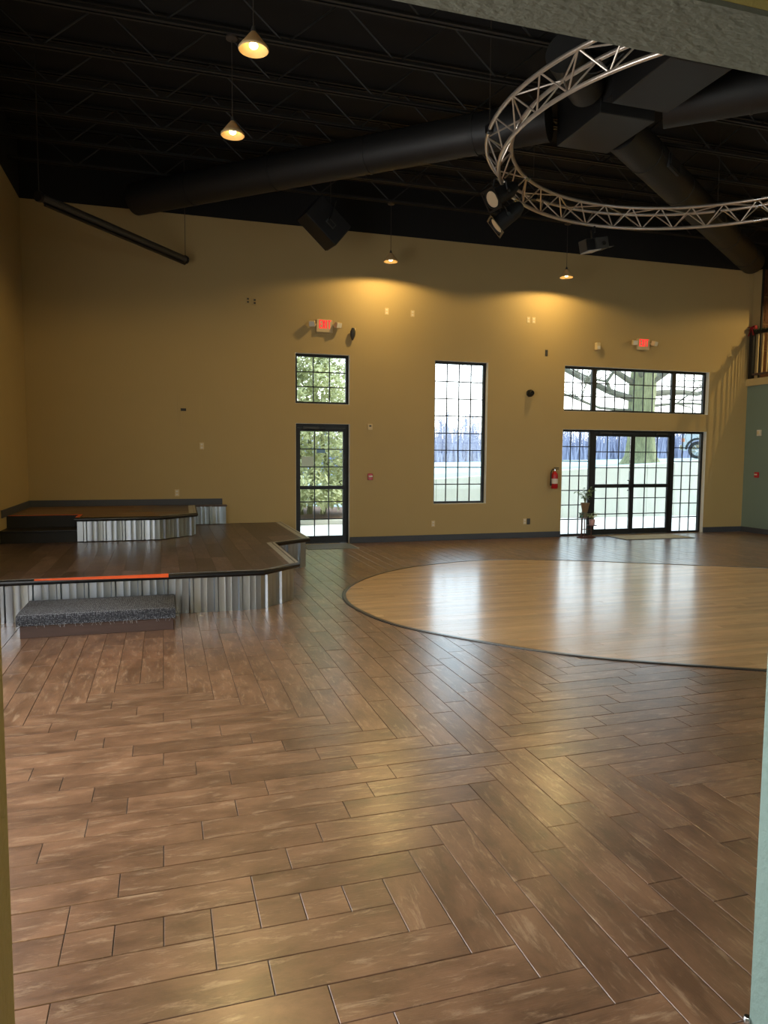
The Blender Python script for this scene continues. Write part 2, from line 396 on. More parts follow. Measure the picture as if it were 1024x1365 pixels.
dance = thing('dance_floor', (DC[0], DC[1], 0), 'pale maple dance floor with rounded outline set into the brown tile', 'dance floor')
bp_ = MB(); ruv = []
DB = offset(DANCE, SGN*.03); bw = .083; y = 2.3; r_ = 0
boards = random.Random(5)
while y < 10.4:
    x = 1.5-boards.uniform(0, 1.5)
    while x < 11.5:
        Lb = boards.uniform(.9, 1.9); P = clean(clip_rect(DB, x+.0006, x+Lb-.0006, y+.0006, y+bw-.0006))
        if len(P) >= 3:
            ar = sum(P[i-1][0]*P[i][1]-P[i][0]*P[i-1][1] for i in range(len(P)))
            if ar < 0: P = P[::-1]
            zt = .003+boards.uniform(-.0003, .0003)
            n0 = len(bp_.v); bp_.prism(P, -.003, zt)
        x += Lb
    y += bw
me = bp_.mesh('board_field', M_maple); uv_planar(me, lambda c: (c.x, c.y)); tag(place('board_field', me, dance), kind='stuff')
def ring(P, d0, d1, z0, z1):
    a, b = offset(P, d0), offset(P, d1); n = len(P); m = MB()
    vs_ = [(x, y, z0) for x, y in a]+[(x, y, z0) for x, y in b]+[(x, y, z1) for x, y in b]+[(x, y, z1) for x, y in a]
    fs = []
    for i in range(n):
        k = (i+1) % n
        for r0 in range(4): r1 = (r0+1) % 4; fs.append((r0*n+i, r0*n+k, r1*n+k, r1*n+i))
    return m.add(vs_, fs)
part('edge_strip', ring(DANCE, SGN*.002, SGN*.036, -.004, .009), mat('dull_metal_strip', lin(120, 116, 110), .3, .8), dance, 40)
part('edge_gasket', ring(DANCE, -SGN*.011, SGN*.001, -.004, .0045), M_rubber, dance)

# ------------------------------------------------------------------ far wall with openings, side walls, near wall, ceiling
def holed(m, x0, x1, z0, z1, y0, y1, holes):
    xs = sorted({x0, x1}|{h[0] for h in holes}|{h[1] for h in holes}); zs = sorted({z0, z1}|{h[2] for h in holes}|{h[3] for h in holes})
    xs = [x for x in xs if x0 <= x <= x1]; zs = [z for z in zs if z0 <= z <= z1]
    solid = lambda a, b: 0 <= a < len(xs)-1 and 0 <= b < len(zs)-1 and not any(h[0] <= (xs[a]+xs[a+1])/2 <= h[1] and h[2] <= (zs[b]+zs[b+1])/2 <= h[3] for h in holes)
    for a in range(len(xs)-1):
        for b in range(len(zs)-1):
            if not solid(a, b): continue
            X0, X1, Z0, Z1 = xs[a], xs[a+1], zs[b], zs[b+1]
            m.add([(X0, y0, Z0), (X1, y0, Z0), (X1, y0, Z1), (X0, y0, Z1)], [(0, 1, 2, 3)]); m.add([(X0, y1, Z0), (X1, y1, Z0), (X1, y1, Z1), (X0, y1, Z1)], [(3, 2, 1, 0)])
            if not solid(a-1, b): m.add([(X0, y0, Z0), (X0, y0, Z1), (X0, y1, Z1), (X0, y1, Z0)], [(0, 1, 2, 3)])
            if not solid(a+1, b): m.add([(X1, y0, Z0), (X1, y1, Z0), (X1, y1, Z1), (X1, y0, Z1)], [(0, 1, 2, 3)])
            if not solid(a, b-1): m.add([(X0, y0, Z0), (X0, y1, Z0), (X1, y1, Z0), (X1, y0, Z0)], [(0, 1, 2, 3)])
            if not solid(a, b+1): m.add([(X0, y0, Z1), (X1, y0, Z1), (X1, y1, Z1), (X0, y1, Z1)], [(0, 1, 2, 3)])
    return m
HOLES = {'w1': (2.27, 3.27, 2.545, 3.44), 'd1': (2.275, 3.277, 0, 2.195), 'w2': (4.925, 6.025, .705, 3.425), 'tr': (7.70, 11.21, 2.54, 3.445), 'en': (7.69, 11.20, 0, 2.18)}
struct('wall_far', holed(MB(), LX-.2, RX+.06, -.1, WTOP, WY, WY+.22, list(HOLES.values())), M_wall, label='tall yellow far wall with black-framed windows and doors')
struct('wall_far_upper', MB().box(LX-.2, 16, WY, WY+.22, WTOP, DECKZ+.2), M_black)
LWIN = [(1.8, 3.9, .5, 3.2), (4.1, 6.2, .5, 3.2)]
wl_mb = holed(MB(), NY0, WY, -.1, WTOP, 0, .2, LWIN); wl_mb.v = [(LX-y, x, z) for x, y, z in wl_mb.v]; wl_mb.f = [tuple(reversed(f)) for f in wl_mb.f][:] if False else wl_mb.f
struct('wall_left', wl_mb, M_wall, label='yellow side wall beside the stage')
struct('wall_left_upper', MB().box(LX-.2, LX, NY0, WY, WTOP, DECKZ+.2), M_black)
NWIN = [(3.2, 6.0, .35, 3.15), (6.1, 8.9, .35, 3.15), (9.0, 11.8, .35, 3.15)]  # window openings added out of view to brighten the hall
struct('wall_near_left', MB().box(-4.5, OX0, NY0, NY, -.1, DECKZ+.2), M_knocky, label='yellow textured wall end beside the opening')
struct('wall_near', holed(MB(), OX1, RX+3, -.1, DECKZ+.2, NY0, NY, NWIN), M_knockg, label='green textured wall end beside the opening')
struct('wall_header', MB().box(OX0, OX1, NY0, NY, OZ+.012, DECKZ+.2), M_knocky, label='yellow wall above the opening')
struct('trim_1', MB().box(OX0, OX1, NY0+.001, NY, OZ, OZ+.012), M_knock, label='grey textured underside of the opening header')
cb = MB().lathe([(.0, 0), (.011, 0), (.012, .003), (.012, .016), (.009, .02), (0, .02)], 10, Matrix.Translation((OX1-.004, NY+.004, 0)))
part('corner_guard', cb, M_chrome, bpy.data.objects['wall_near'], 40)
# right-hand side: green wall, cream slab edge, mezzanine behind a railing
struct('wall_right', MB().box(RX, RX+.2, NY, WY, -.1, 3.18), M_green, label='green wall below the mezzanine')
M_cream = mat('cream_fascia', lin(190, 168, 120), .6, var=.05)
struct('trim_2', MB().box(RX-.05, 16, NY, WY, 3.18, 3.33), M_cream, label='cream slab edge below the mezzanine railing')
struct('wall_mezzanine_end', MB().box(RX+.04, 16, 12.6, WY+.01, 3.33, WTOP), M_wall)
struct('wall_mezzanine_back', MB().box(15.5, 15.7, NY, WY, 3.33, DECKZ), M_wall)
M_tin = mat('embossed_brown_tin', lin(96, 66, 46), .35, .5, var=.5, scale=22, bump=1, bscale=24)
tin = thing('tin_panelling', (12.6, 12.58, 3.33), 'brown embossed tin panelling in a dark frame behind the railing', 'panelling')
part('frame', MB().box(12.272, 12.31, 12.565, 12.6, 3.33, WTOP), M_blk, tin)
for a in range(4):
    for b in range(4):
        x0, z0 = 12.31+a*.6, 3.35+b*.57; m = MB().box(x0+.005, x0+.595, 12.585, 12.6, z0+.005, z0+.565)
        for q in (.06, .17): m.box(x0+q, x0+.6-q, 12.572, 12.586, z0+q, z0+.57-q)
        m.lathe([(.09, 0), (.07, .012), (.03, .02), (0, .02)], 8, rotmat((x0+.3, 12.573, z0+.285), PI/2))
        part('panel', m, M_tin, tin)
# lobby shell behind the camera
struct('wall_lobby_back', MB().box(-4.5, 6, -4.6, -4.4, -.1, 3.2), M_green)
struct('wall_lobby_left', MB().box(-4.6, -4.4, -4.5, NY0, -.1, 3.2), M_green)
struct('wall_lobby_right', MB().box(6, 6.2, -4.5, NY0, -.1, 3.2), M_green)
struct('ceiling_lobby', MB().box(-4.6, 6.2, -4.6, NY0, 3.1, 3.25), mat('white_ceiling', lin(220, 218, 210), .9, var=.03))
# roof deck and open-web joists
ceil = struct('ceiling', MB().box(LX-.2, 16, NY0, WY+.22, DECKZ, DECKZ+.15), M_black, label='black roof deck on open-web steel joists')
JB, JT = 5.93, DECKZ-.02
jy = [7.88+.832*k for k in range(-6, 6)]
ch = MB()
for zc in (JB, JT-.04):
    for s in (-1, 1): ch.box(LX, 15.5, s*.012, s*.045, zc, zc+.008) if s > 0 else ch.box(LX, 15.5, -.045, -.012, zc, zc+.008)
    ch.box(LX, 15.5, .012, .018, zc, zc+.04); ch.box(LX, 15.5, -.018, -.012, zc, zc+.04)
chm = ch.mesh('joist', M_joist)
WEBP = .62; wl = math.hypot(WEBP, JT-JB-.02)
webm = MB().tube([(0, 0, -wl/2), (0, 0, wl/2)], .011, 6).mesh('web_bar', M_joist, 40)
wang = math.atan2(WEBP, JT-JB-.02)
for k, yy in enumerate(jy):
    jo = place('joist', chm, ceil, (0, yy, 0))
    if yy < 5.2: continue
    x = LX+.3; n = 0
    while x < 14:
        if abs(x-5) < 9: place('web_bar', webm, jo, (x+WEBP/2, yy, (JB+JT)/2), (0, wang*(1 if n % 2 else -1), 0))
        x += WEBP; n += 1
# baseboards
bb = MB()
for a, b in ((3.277, 7.69), (11.2, RX)): bb.box(a, b, WY-.014, WY, 0, .115)
struct('baseboard_far', bb, M_base, bevel=.004)
struct('baseboard_right', MB().box(RX-.014, RX, NY, WY-.014, 0, .115), M_base, bevel=.004)
struct('baseboard_left', MB().box(LX, LX+.014, NY, 7.45, 0, .115), M_base, bevel=.004)

# ------------------------------------------------------------------ windows and doors
FY0, FY1 = WY+.09, WY+.15
def glazing(root, xs, zs, y=WY+.12, t=.0095):
    """muntin bars on the inner lines, one pane in every field; xs, zs are the glass edges and bar lines"""
    for x in xs[1:-1]: part('muntin', MB().box(x-t, x+t, y-.008, y+.008, zs[0], zs[-1]), M_muntin, root)
    for z in zs[1:-1]: part('muntin', MB().box(xs[0], xs[-1], y-.0075, y+.0075, z-t, z+t), M_muntin, root)
    cache = {}
    for a in range(len(xs)-1):
        for b in range(len(zs)-1):
            wd, hh = xs[a+1]-xs[a], zs[b+1]-zs[b]; key = (round(wd, 3), round(hh, 3))
            if key not in cache: cache[key] = MB().box(-wd/2, wd/2, -.002, .002, -hh/2, hh/2).mesh('pane', M_glass)
            place('pane', cache[key], root, ((xs[a]+xs[a+1])/2, y, (zs[b]+zs[b+1])/2))
def seq(a, b, n): return [a+(b-a)*k/n for k in range(n+1)]
def sroot(name, loc, label):
    o = bpy.data.objects.new(name, None); C.objects.link(o); o.location = loc; return tag(o, label, None, None, 'structure')
M_liner = mat('daylit_reveal_white', lin(228, 226, 214), .6, var=.02)  # added liners; daylight on the reveals is put into their white
def liner(root, h, sides='lrtb'):
    x0, x1, z0, z1 = h; a, b = WY+.001, FY0
    for sd_, q in (('l', (x0, x0+.004, a, b, z0, z1)), ('r', (x1-.004, x1, a, b, z0, z1)), ('t', (x0+.004, x1-.004, a, b, z1-.004, z1)), ('b', (x0+.004, x1-.004, a, b, z0, z0+.004))):
        if sd_ in sides: part('reveal_liner', MB().box(*q), M_liner, root)
def frame_parts(root, h, l, r, b, t, y0=FY0, y1=FY1):
    x0, x1, z0, z1 = h
    if l: part('frame_stile', MB().box(x0, x0+l, y0, y1, z0, z1), M_frame, root, bevel=.003)
    if r: part('frame_stile', MB().box(x1-r, x1, y0, y1, z0, z1), M_frame, root, bevel=.003)
    if t: part('frame_rail', MB().box(x0+l, x1-r, y0, y1, z1-t, z1), M_frame, root, bevel=.003)
    if b: part('frame_rail', MB().box(x0+l, x1-r, y0, y1, z0, z0+b), M_frame, root, bevel=.003)
h = HOLES['w1']; wd = sroot('window_1', (2.77, WY+.12, h[2]), 'nine-pane black-framed window above the single glass door')
liner(wd, h)
frame_parts(wd, h, .05, .05, .045, .05); glazing(wd, seq(h[0]+.05, h[1]-.05, 3), seq(h[2]+.045, h[3]-.05, 3))
h = HOLES['w2']; wd = sroot('window_2', (5.5, WY+.12, h[2]), 'tall narrow black-framed window of thirty-two panes')
liner(wd, h)
frame_parts(wd, h, .05, .055, .045, .05); glazing(wd, seq(h[0]+.05, h[1]-.055, 4), seq(h[2]+.045, h[3]-.05, 8))
h = HOLES['tr']; wd = sroot('window_3', (9.45, WY+.12, h[2]), 'wide transom window above the double entrance doors')
liner(wd, h)
frame_parts(wd, h, .05, .06, .045, .05)
za, zb = h[2]+.045, h[3]-.05
for a, b, n in ((h[0]+.05, 8.40, 3), (8.50, 10.34, 8), (10.44, h[1]-.06, 3)): glazing(wd, seq(a, b, n), seq(za, zb, 3))
for x in (8.40, 10.34): part('mullion', MB().box(x, x+.10, FY0, FY1, za, zb), M_frame, wd, bevel=.003)
# entrance: sidelights and doors
h = HOLES['en']
for name, a, b, lab in (('window_4', h[0], 8.44, 'tall sidelight behind the plant stand'), ('window_5', 10.42, h[1], 'tall sidelight next to the green corner')):
    wd = sroot(name, ((a+b)/2, WY+.12, 0), lab)
    frame_parts(wd, (a, b, 0, 2.18), .045, .06, .04, .05); glazing(wd, seq(a+.045, b-.06, 3), seq(.04, 2.13, 7))
ef = sroot('trim_3', (9.4, WY+.12, 0), 'black aluminium frame around the double entrance doors')
liner(ef, HOLES['en'], 'lrt')
part('post', MB().box(8.44, 8.49, FY0, FY1, 0, 2.18), M_frame, ef); part('post', MB().box(10.37, 10.42, FY0, FY1, 0, 2.18), M_frame, ef)
part('head', MB().box(8.49, 10.37, FY0, FY1, 2.12, 2.18), M_frame, ef); part('threshold', MB().box(8.49, 10.37, FY0-.05, FY1, 0, .012), M_chrome, ef)
def leaf(name, lab, x0, x1, hinge, zs_up, zs_lo, pull, st=.05):
    dr = sroot(name, ((x0+x1)/2, WY+.11, .012), lab); y0, y1 = FY0+.008, FY1-.006
    for a in (x0, x1-st): part('stile', MB().box(a, a+st, y0, y1, .014, 2.118), M_frame, dr, bevel=.003)
    part('top_rail', MB().box(x0+st, x1-st, y0, y1, zs_up[-1], 2.118), M_frame, dr)
    part('middle_rail', MB().box(x0+st, x1-st, y0, y1, zs_lo[-1], zs_up[0]), M_frame, dr)
    part('bottom_rail', MB().box(x0+st, x1-st, y0, y1, .014, zs_lo[0]), M_frame, dr)
    xs = seq(x0+st, x1-st, 3); glazing(dr, xs, zs_up); glazing(dr, xs, zs_lo)
    part('push_bar', MB().box(x0+st*.6, x1-st*.6, y0-.04, y0-.012, zs_lo[-1]+.01, zs_up[0]-.01).box(x0+.03, x0+.06, y0-.02, y0+.004, zs_lo[-1]+.01, zs_up[0]-.01).box(x1-.06, x1-.03, y0-.02, y0+.004, zs_lo[-1]+.01, zs_up[0]-.01), M_frame, dr, bevel=.004)
    xc = x0+.25 if hinge < 0 else x1-.25
    cl = part('door_closer', MB().box(xc-.14, xc+.14, y0-.045, y0-.002, 2.095, 2.14), mat('bronze_closer', lin(78, 76, 72), .4, .6), dr, bevel=.006)
    part('closer_arm', MB().tube([(xc-.1, y0-.03, 2.095), (xc+.05, y0-.10, 2.088), (xc+.26, y0-.03, 2.095)], .008, 6), M_blkm, cl)
    if pull:
        m = MB().tube([(pull, y0-.035, .93), (pull, y0-.09, .94), (pull, y0-.1, .97), (pull, y0-.1, 1.10), (pull, y0-.09, 1.13), (pull, y0-.035, 1.14)], .011, 8)
        part('pull_handle', m, M_blkm, dr, 40)
UP3, LO3 = [1.06, 1.40, 1.73, 2.05], [.12, .435, .765, .985]
leaf('door_2', 'glass entrance door leaf with a pull handle', 8.49, 9.4295, -1, UP3, LO3, 9.30)
leaf('door_3', 'glass entrance door leaf with the tree trunk behind it', 9.4305, 10.37, 1, UP3, LO3, None)
h = HOLES['d1']
ef = sroot('trim_4', (2.77, WY+.12, 0), 'black aluminium frame around the single glass door')
liner(ef, h, 'lrt')
part('post', MB().box(h[0], h[0]+.045, FY0, FY1, 0, h[3]), M_frame, ef); part('post', MB().box(h[1]-.05, h[1], FY0, FY1, 0, h[3]), M_frame, ef)
part('head', MB().box(h[0]+.045, h[1]-.05, FY0, FY1, 2.12, h[3]), M_frame, ef); part('threshold', MB().box(h[0]+.045, h[1]-.05, FY0-.05, FY1, 0, .012), M_chrome, ef)
leaf('door_1', 'single glass door next to the stage', h[0]+.0455, h[1]-.0505, -1, [1.065, 1.41, 1.735, 2.055], [.14, .45, .77, 1.0], None, .055)
d1 = bpy.data.objects['door_1']
part('notice', MB().box(2.40, 2.62, WY+.1135, WY+.1155, 1.42, 1.60), mat('pale_notice', lin(196, 214, 206), .5, var=.06, scale=25), d1)
part('sticker', MB().box(2.68, 2.84, WY+.1135, WY+.1155, 1.665, 1.735), mat('blue_sticker', lin(120, 160, 200), .5, var=.25, scale=22), d1)
part('pull_handle', MB().tube([(3.13, WY+.06, 1.09), (3.10, WY+.0, 1.10), (3.08, WY-.0, 1.14), (3.13, WY+.06, 1.16)], .01, 8), M_blkm, d1, 40)
# windows added to the near wall for daylight fill, out of the picture
for k, hh in enumerate(NWIN):
    wd = sroot('window_%d' % (6+k), ((hh[0]+hh[1])/2, 1.46, hh[2]), 'large unseen window added in the wall of the opening for daylight fill')
    frame_parts(wd, hh, .05, .05, .05, .05, 1.42, 1.48); glazing(wd, seq(hh[0]+.05, hh[1]-.05, 4), seq(hh[2]+.05, hh[3]-.05, 8), 1.45)

for k, (a, b, c, d) in enumerate(LWIN):
    wd = sroot('window_%d' % (9+k), (LX-.1, (a+b)/2, c), 'black-framed window in the side wall before the stage')
    for q in (MB().box(LX-.13, LX-.07, a, a+.05, c, d), MB().box(LX-.13, LX-.07, b-.05, b, c, d)): part('frame_stile', q, M_frame, wd)
    for q in (MB().box(LX-.13, LX-.07, a+.05, b-.05, c, c+.05), MB().box(LX-.13, LX-.07, a+.05, b-.05, d-.05, d)): part('frame_rail', q, M_frame, wd)
    part('pane', MB().box(LX-.103, LX-.097, a+.05, b-.05, c+.05, d-.05), M_glass, wd)

# ------------------------------------------------------------------ stage
def corrug(P, z0, z1, base=0.0, first=.1, pitch=.25):
    """steel siding: trapezoid ribs and two small beads between them, along a polyline, outward to the right of travel"""
    m = MB(); pts = []
    for a, b in zip(P[:-1], P[1:]):
        A, B = Vector(a), Vector(b); L = (B-A).length; d = (B-A)/L; n = Vector((d.y, -d.x)); prof = [(0, 0)]; x = first
        while x < L-.03:
            prof += [(x-.026, 0), (x-.014, .024), (x+.014, .024), (x+.026, 0)]
            for f in (.37, .63):
                q = x+pitch*f
                if q < L-.02: prof += [(q-.007, 0), (q, .0022), (q+.007, 0)]
            x += pitch
        prof.append((L, 0)); prof = sorted(set(prof))
        prof = [p for p in prof if p[0] <= L]
        pts.append([A+d*s+n*(o+base) for s, o in prof])
    out_ = []
    for seg in pts:
        m2 = MB(); k = len(seg)
        v = [(p.x, p.y, z0) for p in seg]+[(p.x, p.y, z1) for p in seg]
        out_.append(m2.add(v, [(i, i+1, k+i+1, k+i) for i in range(k-1)]))
    return out_
def sweep(P, prof, closed=False):
    """profile (outward offset, z) carried along a polyline with mitred corners"""
    m = MB(); n = len(P); k = len(prof); vs_ = []
    for i in range(n):
        d0 = (Vector(P[i])-Vector(P[i-1])).normalized() if i > 0 else (Vector(P[1])-Vector(P[0])).normalized()
        d1_ = (Vector(P[i+1])-Vector(P[i])).normalized() if i < n-1 else d0
        n0, n1 = Vector((d0.y, -d0.x)), Vector((d1_.y, -d1_.x)); b = (n0+n1); b = b/max(.3, b.dot(n0))
        for o, z in prof: vs_.append((P[i][0]+b.x*o, P[i][1]+b.y*o, z))
    fs = [(i*k+a, i*k+(a+1) % k, (i+1)*k+(a+1) % k, (i+1)*k+a) for i in range(n-1) for a in range(k)]
    fs += [tuple(range(k)), tuple(reversed(range((n-1)*k, n*k)))]
    return m.add(vs_, fs)
def bullnose(zt, out_=.035, hgt=.055, back=.05):
    r = hgt/2; return [(-back, zt), (out_-r, zt)]+[(out_-r+r*math.sin(a), zt-r+r*math.cos(a)) for a in (PI/6, PI/3, PI/2, 2*PI/3, 5*PI/6)]+[(out_-r, zt-hgt), (-back, zt-hgt)]
def planked(root, poly, x0, x1, y0, y1, W, along, z0, z1, m_, rnd, L=(1.1, 1.3), sel=None):
    acr0, acr1, al0, al1 = (x0, x1, y0, y1) if along == 'Y' else (y0, y1, x0, x1)
    a = acr0
    while a < acr1-1e-6:
        b = al0-rnd.uniform(0, .9)
        while b < al1:
            ln = rnd.uniform(*L)
            R_ = (a, a+W, b, b+ln) if along == 'Y' else (b, b+ln, a, a+W)
            P = clean(clip_rect(poly, R_[0]+.0008, R_[1]-.0008, R_[2]+.0008, R_[3]-.0008)); b += ln
            if len(P) < 3: continue
            ar = sum(P[i-1][0]*P[i][1]-P[i][0]*P[i-1][1] for i in range(len(P)))
            if abs(ar) < .004: continue
            if ar < 0: P = P[::-1]
            mm = m_ if sel is None else sel(sum(p[0] for p in P)/len(P))
            me = MB().prism(P, z0, z1+rnd.uniform(-.0004, .0004)).mesh('plank', mm)
            uv_planar(me, (lambda c: (c.y, c.x)) if along == 'Y' else (lambda c: (c.x, c.y)))
            place('plank', me, root)
        a += W
SZ, UZ = .42, .755
rs = random.Random(11)
stage = thing('stage', (0, 10, 0), 'low corner stage with dark laminate deck, galvanised skirt and black edge', 'stage')
inner = [(SX, 7.56), (.965, 7.56), (1.375, 7.96), (1.385, 9.85), (1.955, 10.27), (1.955, SY), (SX, SY)]
part('core', MB().prism([(x-.02 if x > 0 else x, y+.03 if y < 12 else y) for x, y in inner], 0, SZ-.03), M_blk, stage)
planked(stage, STAGE, LX, 2.0, 7.5, WY, .187, 'Y', SZ-.025, SZ, M_deck, rs)
for sg in corrug(inner[:6], 0, SZ-.045, 0): part('skirt_panel', sg, M_galv, stage, 20)
edge = [(SX, 7.5), (.98, 7.5), (1.42, 7.93), (1.43, 9.82), (2.0, 10.24), (2.0, SY)]
part('edge_nosing', sweep(edge, bullnose(SZ+.008, .03, .058, .03)), M_rubber, stage, 40)
part('edge_trim', sweep(edge[2:], [(-.09, SZ+.001), (.0, SZ+.0095), (.015, SZ+.0095), (.015, SZ+.0085), (-.09, SZ-.001)]), M_worn, stage)
part('edge_trim', sweep([(SX, 7.5), (.98, 7.5), (1.42, 7.93)], [(-.045, SZ+.001), (-.01, SZ+.0095), (.002, SZ+.0095), (.002, SZ+.0085), (-.045, SZ-.001)]), M_worn, stage)
tv = [(-1.2, SZ-.004), (.03, SZ-.024), (.03, SZ+.0085), (-1.2, SZ+.007)]
part('orange_tape', MB().add([(x, 7.4665, z) for x, z in tv]+[(x, 7.4695, z) for x, z in tv]+[(.03, 7.492, SZ+.0115), (-1.2, 7.486, SZ+.0105), (.03, 7.492, SZ+.0085), (-1.2, 7.486, SZ+.0075)], [(0, 1, 2, 3), (7, 6, 5, 4), (0, 4, 5, 1), (1, 5, 6, 2), (3, 7, 4, 0), (3, 2, 8, 9), (9, 8, 10, 11), (2, 6, 10, 8), (7, 3, 9, 11), (6, 7, 11, 10)]), M_orange, stage)
UP_ = [(SX, 11.06), (-1.14, 11.06), (-1.14, 10.5), (-.05, 10.5), (.45, 10.96), (.49, 12.62), (1.04, 12.62), (1.04, SY), (SX, SY)]
riser = thing('stage_riser', (-.5, 11.8, SZ), 'raised upper platform with brown deck at the back of the stage', 'platform')
part('core', MB().prism([(x-(.06 if x > -.5 else 0), y+(.08 if y < 10.9 else .01 if y < 12 else 0)) for x, y in UP_[:6]]+[(.42, SY), (SX, SY)], SZ+.011, UZ-.03), M_blk, riser)
planked(riser, UP_, LX, 1.05, 10.5, WY, .187, 'X', UZ-.025, UZ, M_updeck, rs, sel=lambda x: M_updeck if x < -.02 else M_deck)
for sg in corrug([(-1.14, 10.54), (-.065, 10.54), (.42, 10.985), (.46, 12.65)], SZ+.011, UZ-.05): part('skirt_panel', sg, M_galv, riser, 20)
sg = corrug([(.46, 12.64), (1.02, 12.64)], SZ+.011, UZ-.022, first=.05)[0]; part('skirt_panel', sg, M_galv, riser, 20)
part('skirt_panel', MB().box(1.0, 1.022, 12.642, SY, SZ+.011, UZ-.022), M_galv, riser)
part('edge_nosing', sweep([(-1.14, 11.0), (-1.14, 10.5), (-.05, 10.5), (.45, 10.96), (.49, 12.6)], bullnose(UZ+.008, .03, .055, .03)), M_rubber, riser, 40)
part('edge_trim', sweep([(-.05, 10.5), (.45, 10.96), (.49, 12.6)], [(-.1, UZ+.001), (-.01, UZ+.0095), (.004, UZ+.0095), (.004, UZ+.0085), (-.1, UZ-.001)]), M_worn, riser)
part('orange_tape', MB().box(SX, -1.16, 11.045, 11.085, UZ+.0006, UZ+.003), M_orange, riser)
part('orange_tape', MB().box(-1.16, -1.11, 10.52, 11.0, UZ+.0085, UZ+.0105), M_orange, riser)
part('wall_base', MB().box(SX, .975, WY-.017, SY, UZ, UZ+.105).box(SX, SX+.014, 10.7, WY-.017, UZ, UZ+.105), M_base, riser)
stp = thing('stage_steps', (-1.6, 10.8, SZ), 'black two-tier steps up to the rear platform', 'steps')
part('tread', MB().box(SX, -1.145, 10.56, 11.06, SZ+.15, SZ+.172), M_blkm, stp, bevel=.004)
part('riser_board', MB().box(SX, -1.145, 10.58, 10.6, SZ+.001, SZ+.15), M_blk, stp); part('riser_board', MB().box(SX, -1.145, 11.035, 11.058, SZ+.172, UZ), M_blk, stp)
# carpeted step in front
st = thing('carpeted_step', (-.6, 7.18, 0), 'long wooden step box topped with grey woven carpet in front of the stage', 'step')
part('box', MB().box(-1.235, .065, 6.88, 7.5, 0, .135), M_dkwood, st, bevel=.003)
cp = [(6.862, .115), (6.858, .20), (6.868, .215), (7.515, .215), (7.515, .135)]
m = MB(); k = 5; xs_ = [-1.262, -1.255, -.6, .078, .085]
vs_ = [(x, y_+(0 if 0 < q < 4 else 0), z_-(0 if 0 < q < 4 else .012)) for q, x in enumerate(xs_) for y_, z_ in cp]
m.add(vs_, [(q*k+a, q*k+a+1, (q+1)*k+a+1, (q+1)*k+a) for q in range(4) for a in range(k-1)])
m.add([vs_[a] for a in range(5)], [(0, 1, 2, 3, 4)]); m.add([vs_[20+a] for a in range(5)], [(4, 3, 2, 1, 0)])
part('carpet', m, M_carpet, st, 60)
m = MB()
for q in range(46):
    s = q < 18; side = rs.random() < .6
    p0 = Vector((.083 if side else -1.26, 6.87+rs.random()*.08, .12+rs.random()*.09)) if s else Vector((-1.25+rs.random()*1.32, 6.862, .118))
    d = Vector((.02+rs.random()*.02 if side else -.03, rs.uniform(-.02, .01), rs.uniform(-.02, .02))) if s else Vector((rs.uniform(-.02, .02), -.008, -.02-rs.random()*.012))
    m.tube([p0, p0+d*.6+Vector((0, 0, rs.uniform(-.006, .006))), p0+d], .0011, 3)
part('frayed_fringe', m, M_worn, st)

# ------------------------------------------------------------------ ceiling ducts
def ducts():
    root = thing('duct_plenum', (5.0, 7.05, 5.4), 'flat black sheet-metal duct plenum hanging under the joists', 'duct')
    for y0, y1 in ((6.0, 6.94), (7.15, 8.07)): part('plenum_box', MB().box(4.65, 5.36, y0, y1, 5.4, 5.9), M_duct, root, bevel=.01)
    part('cross_channel', MB().box(4.68, 5.33, 6.94, 7.15, 5.52, 5.9), M_black, root)
    def duct(name, A, B, lab, R_=.24, vents=()):
        A, B = Vector(A), Vector(B); rt_ = thing(name, (A.x, A.y, A.z), lab, 'duct'); d = (B-A).normalized(); L = (B-A).length
        part('pipe', MB().tube([A, B], R_, 28), M_duct, rt_, 40)
        s = .9
        while s < L:
            part('seam_ring', MB().tube([A+d*s, A+d*(s+.03)], R_+.008, 28), M_duct, rt_, 40); s += 1.5
        sd = d.cross(Vector((0, 0, 1))).normalized()
        for s in vents:
            q = MB(); Mx = Matrix.Translation(A+d*s) @ Matrix((tuple(d)+(0,), tuple(sd)+(0,), (0, 0, 1, 0), (0, 0, 0, 1))).transposed()
            g = part('side_grille', q.box(-.2, .2, R_*.93, R_+.03, -.11, .05, Mx), M_black, rt_, bevel=.006)
            part('grille_lip', MB().box(-.22, .22, R_*.9, R_+.012, -.13, .07, Mx), M_joist, rt_)
        return rt_
    duct('round_duct', (4.5, 8.0, 5.66), (-.35, 12.42, 5.66), 'long round black duct slanting from the plenum toward the stage corner', .24, (1.9, 3.9))
    duct('round_duct', (5.45, 7.95, 5.66), (11.7, 12.3, 5.66), 'round black duct slanting from the plenum toward the mezzanine corner', .24, (1.4, 4.0))
    duct('round_duct', (5.6, 7.32, 5.68), (9.5, 3.9, 5.68), 'round black duct slanting from the plenum back over the dance floor', .24)
    duct('round_duct', (4.5, 7.2, 5.66), (3.9, 6.65, 5.66), 'short capped round duct stub beside the plenum', .2)
ducts()

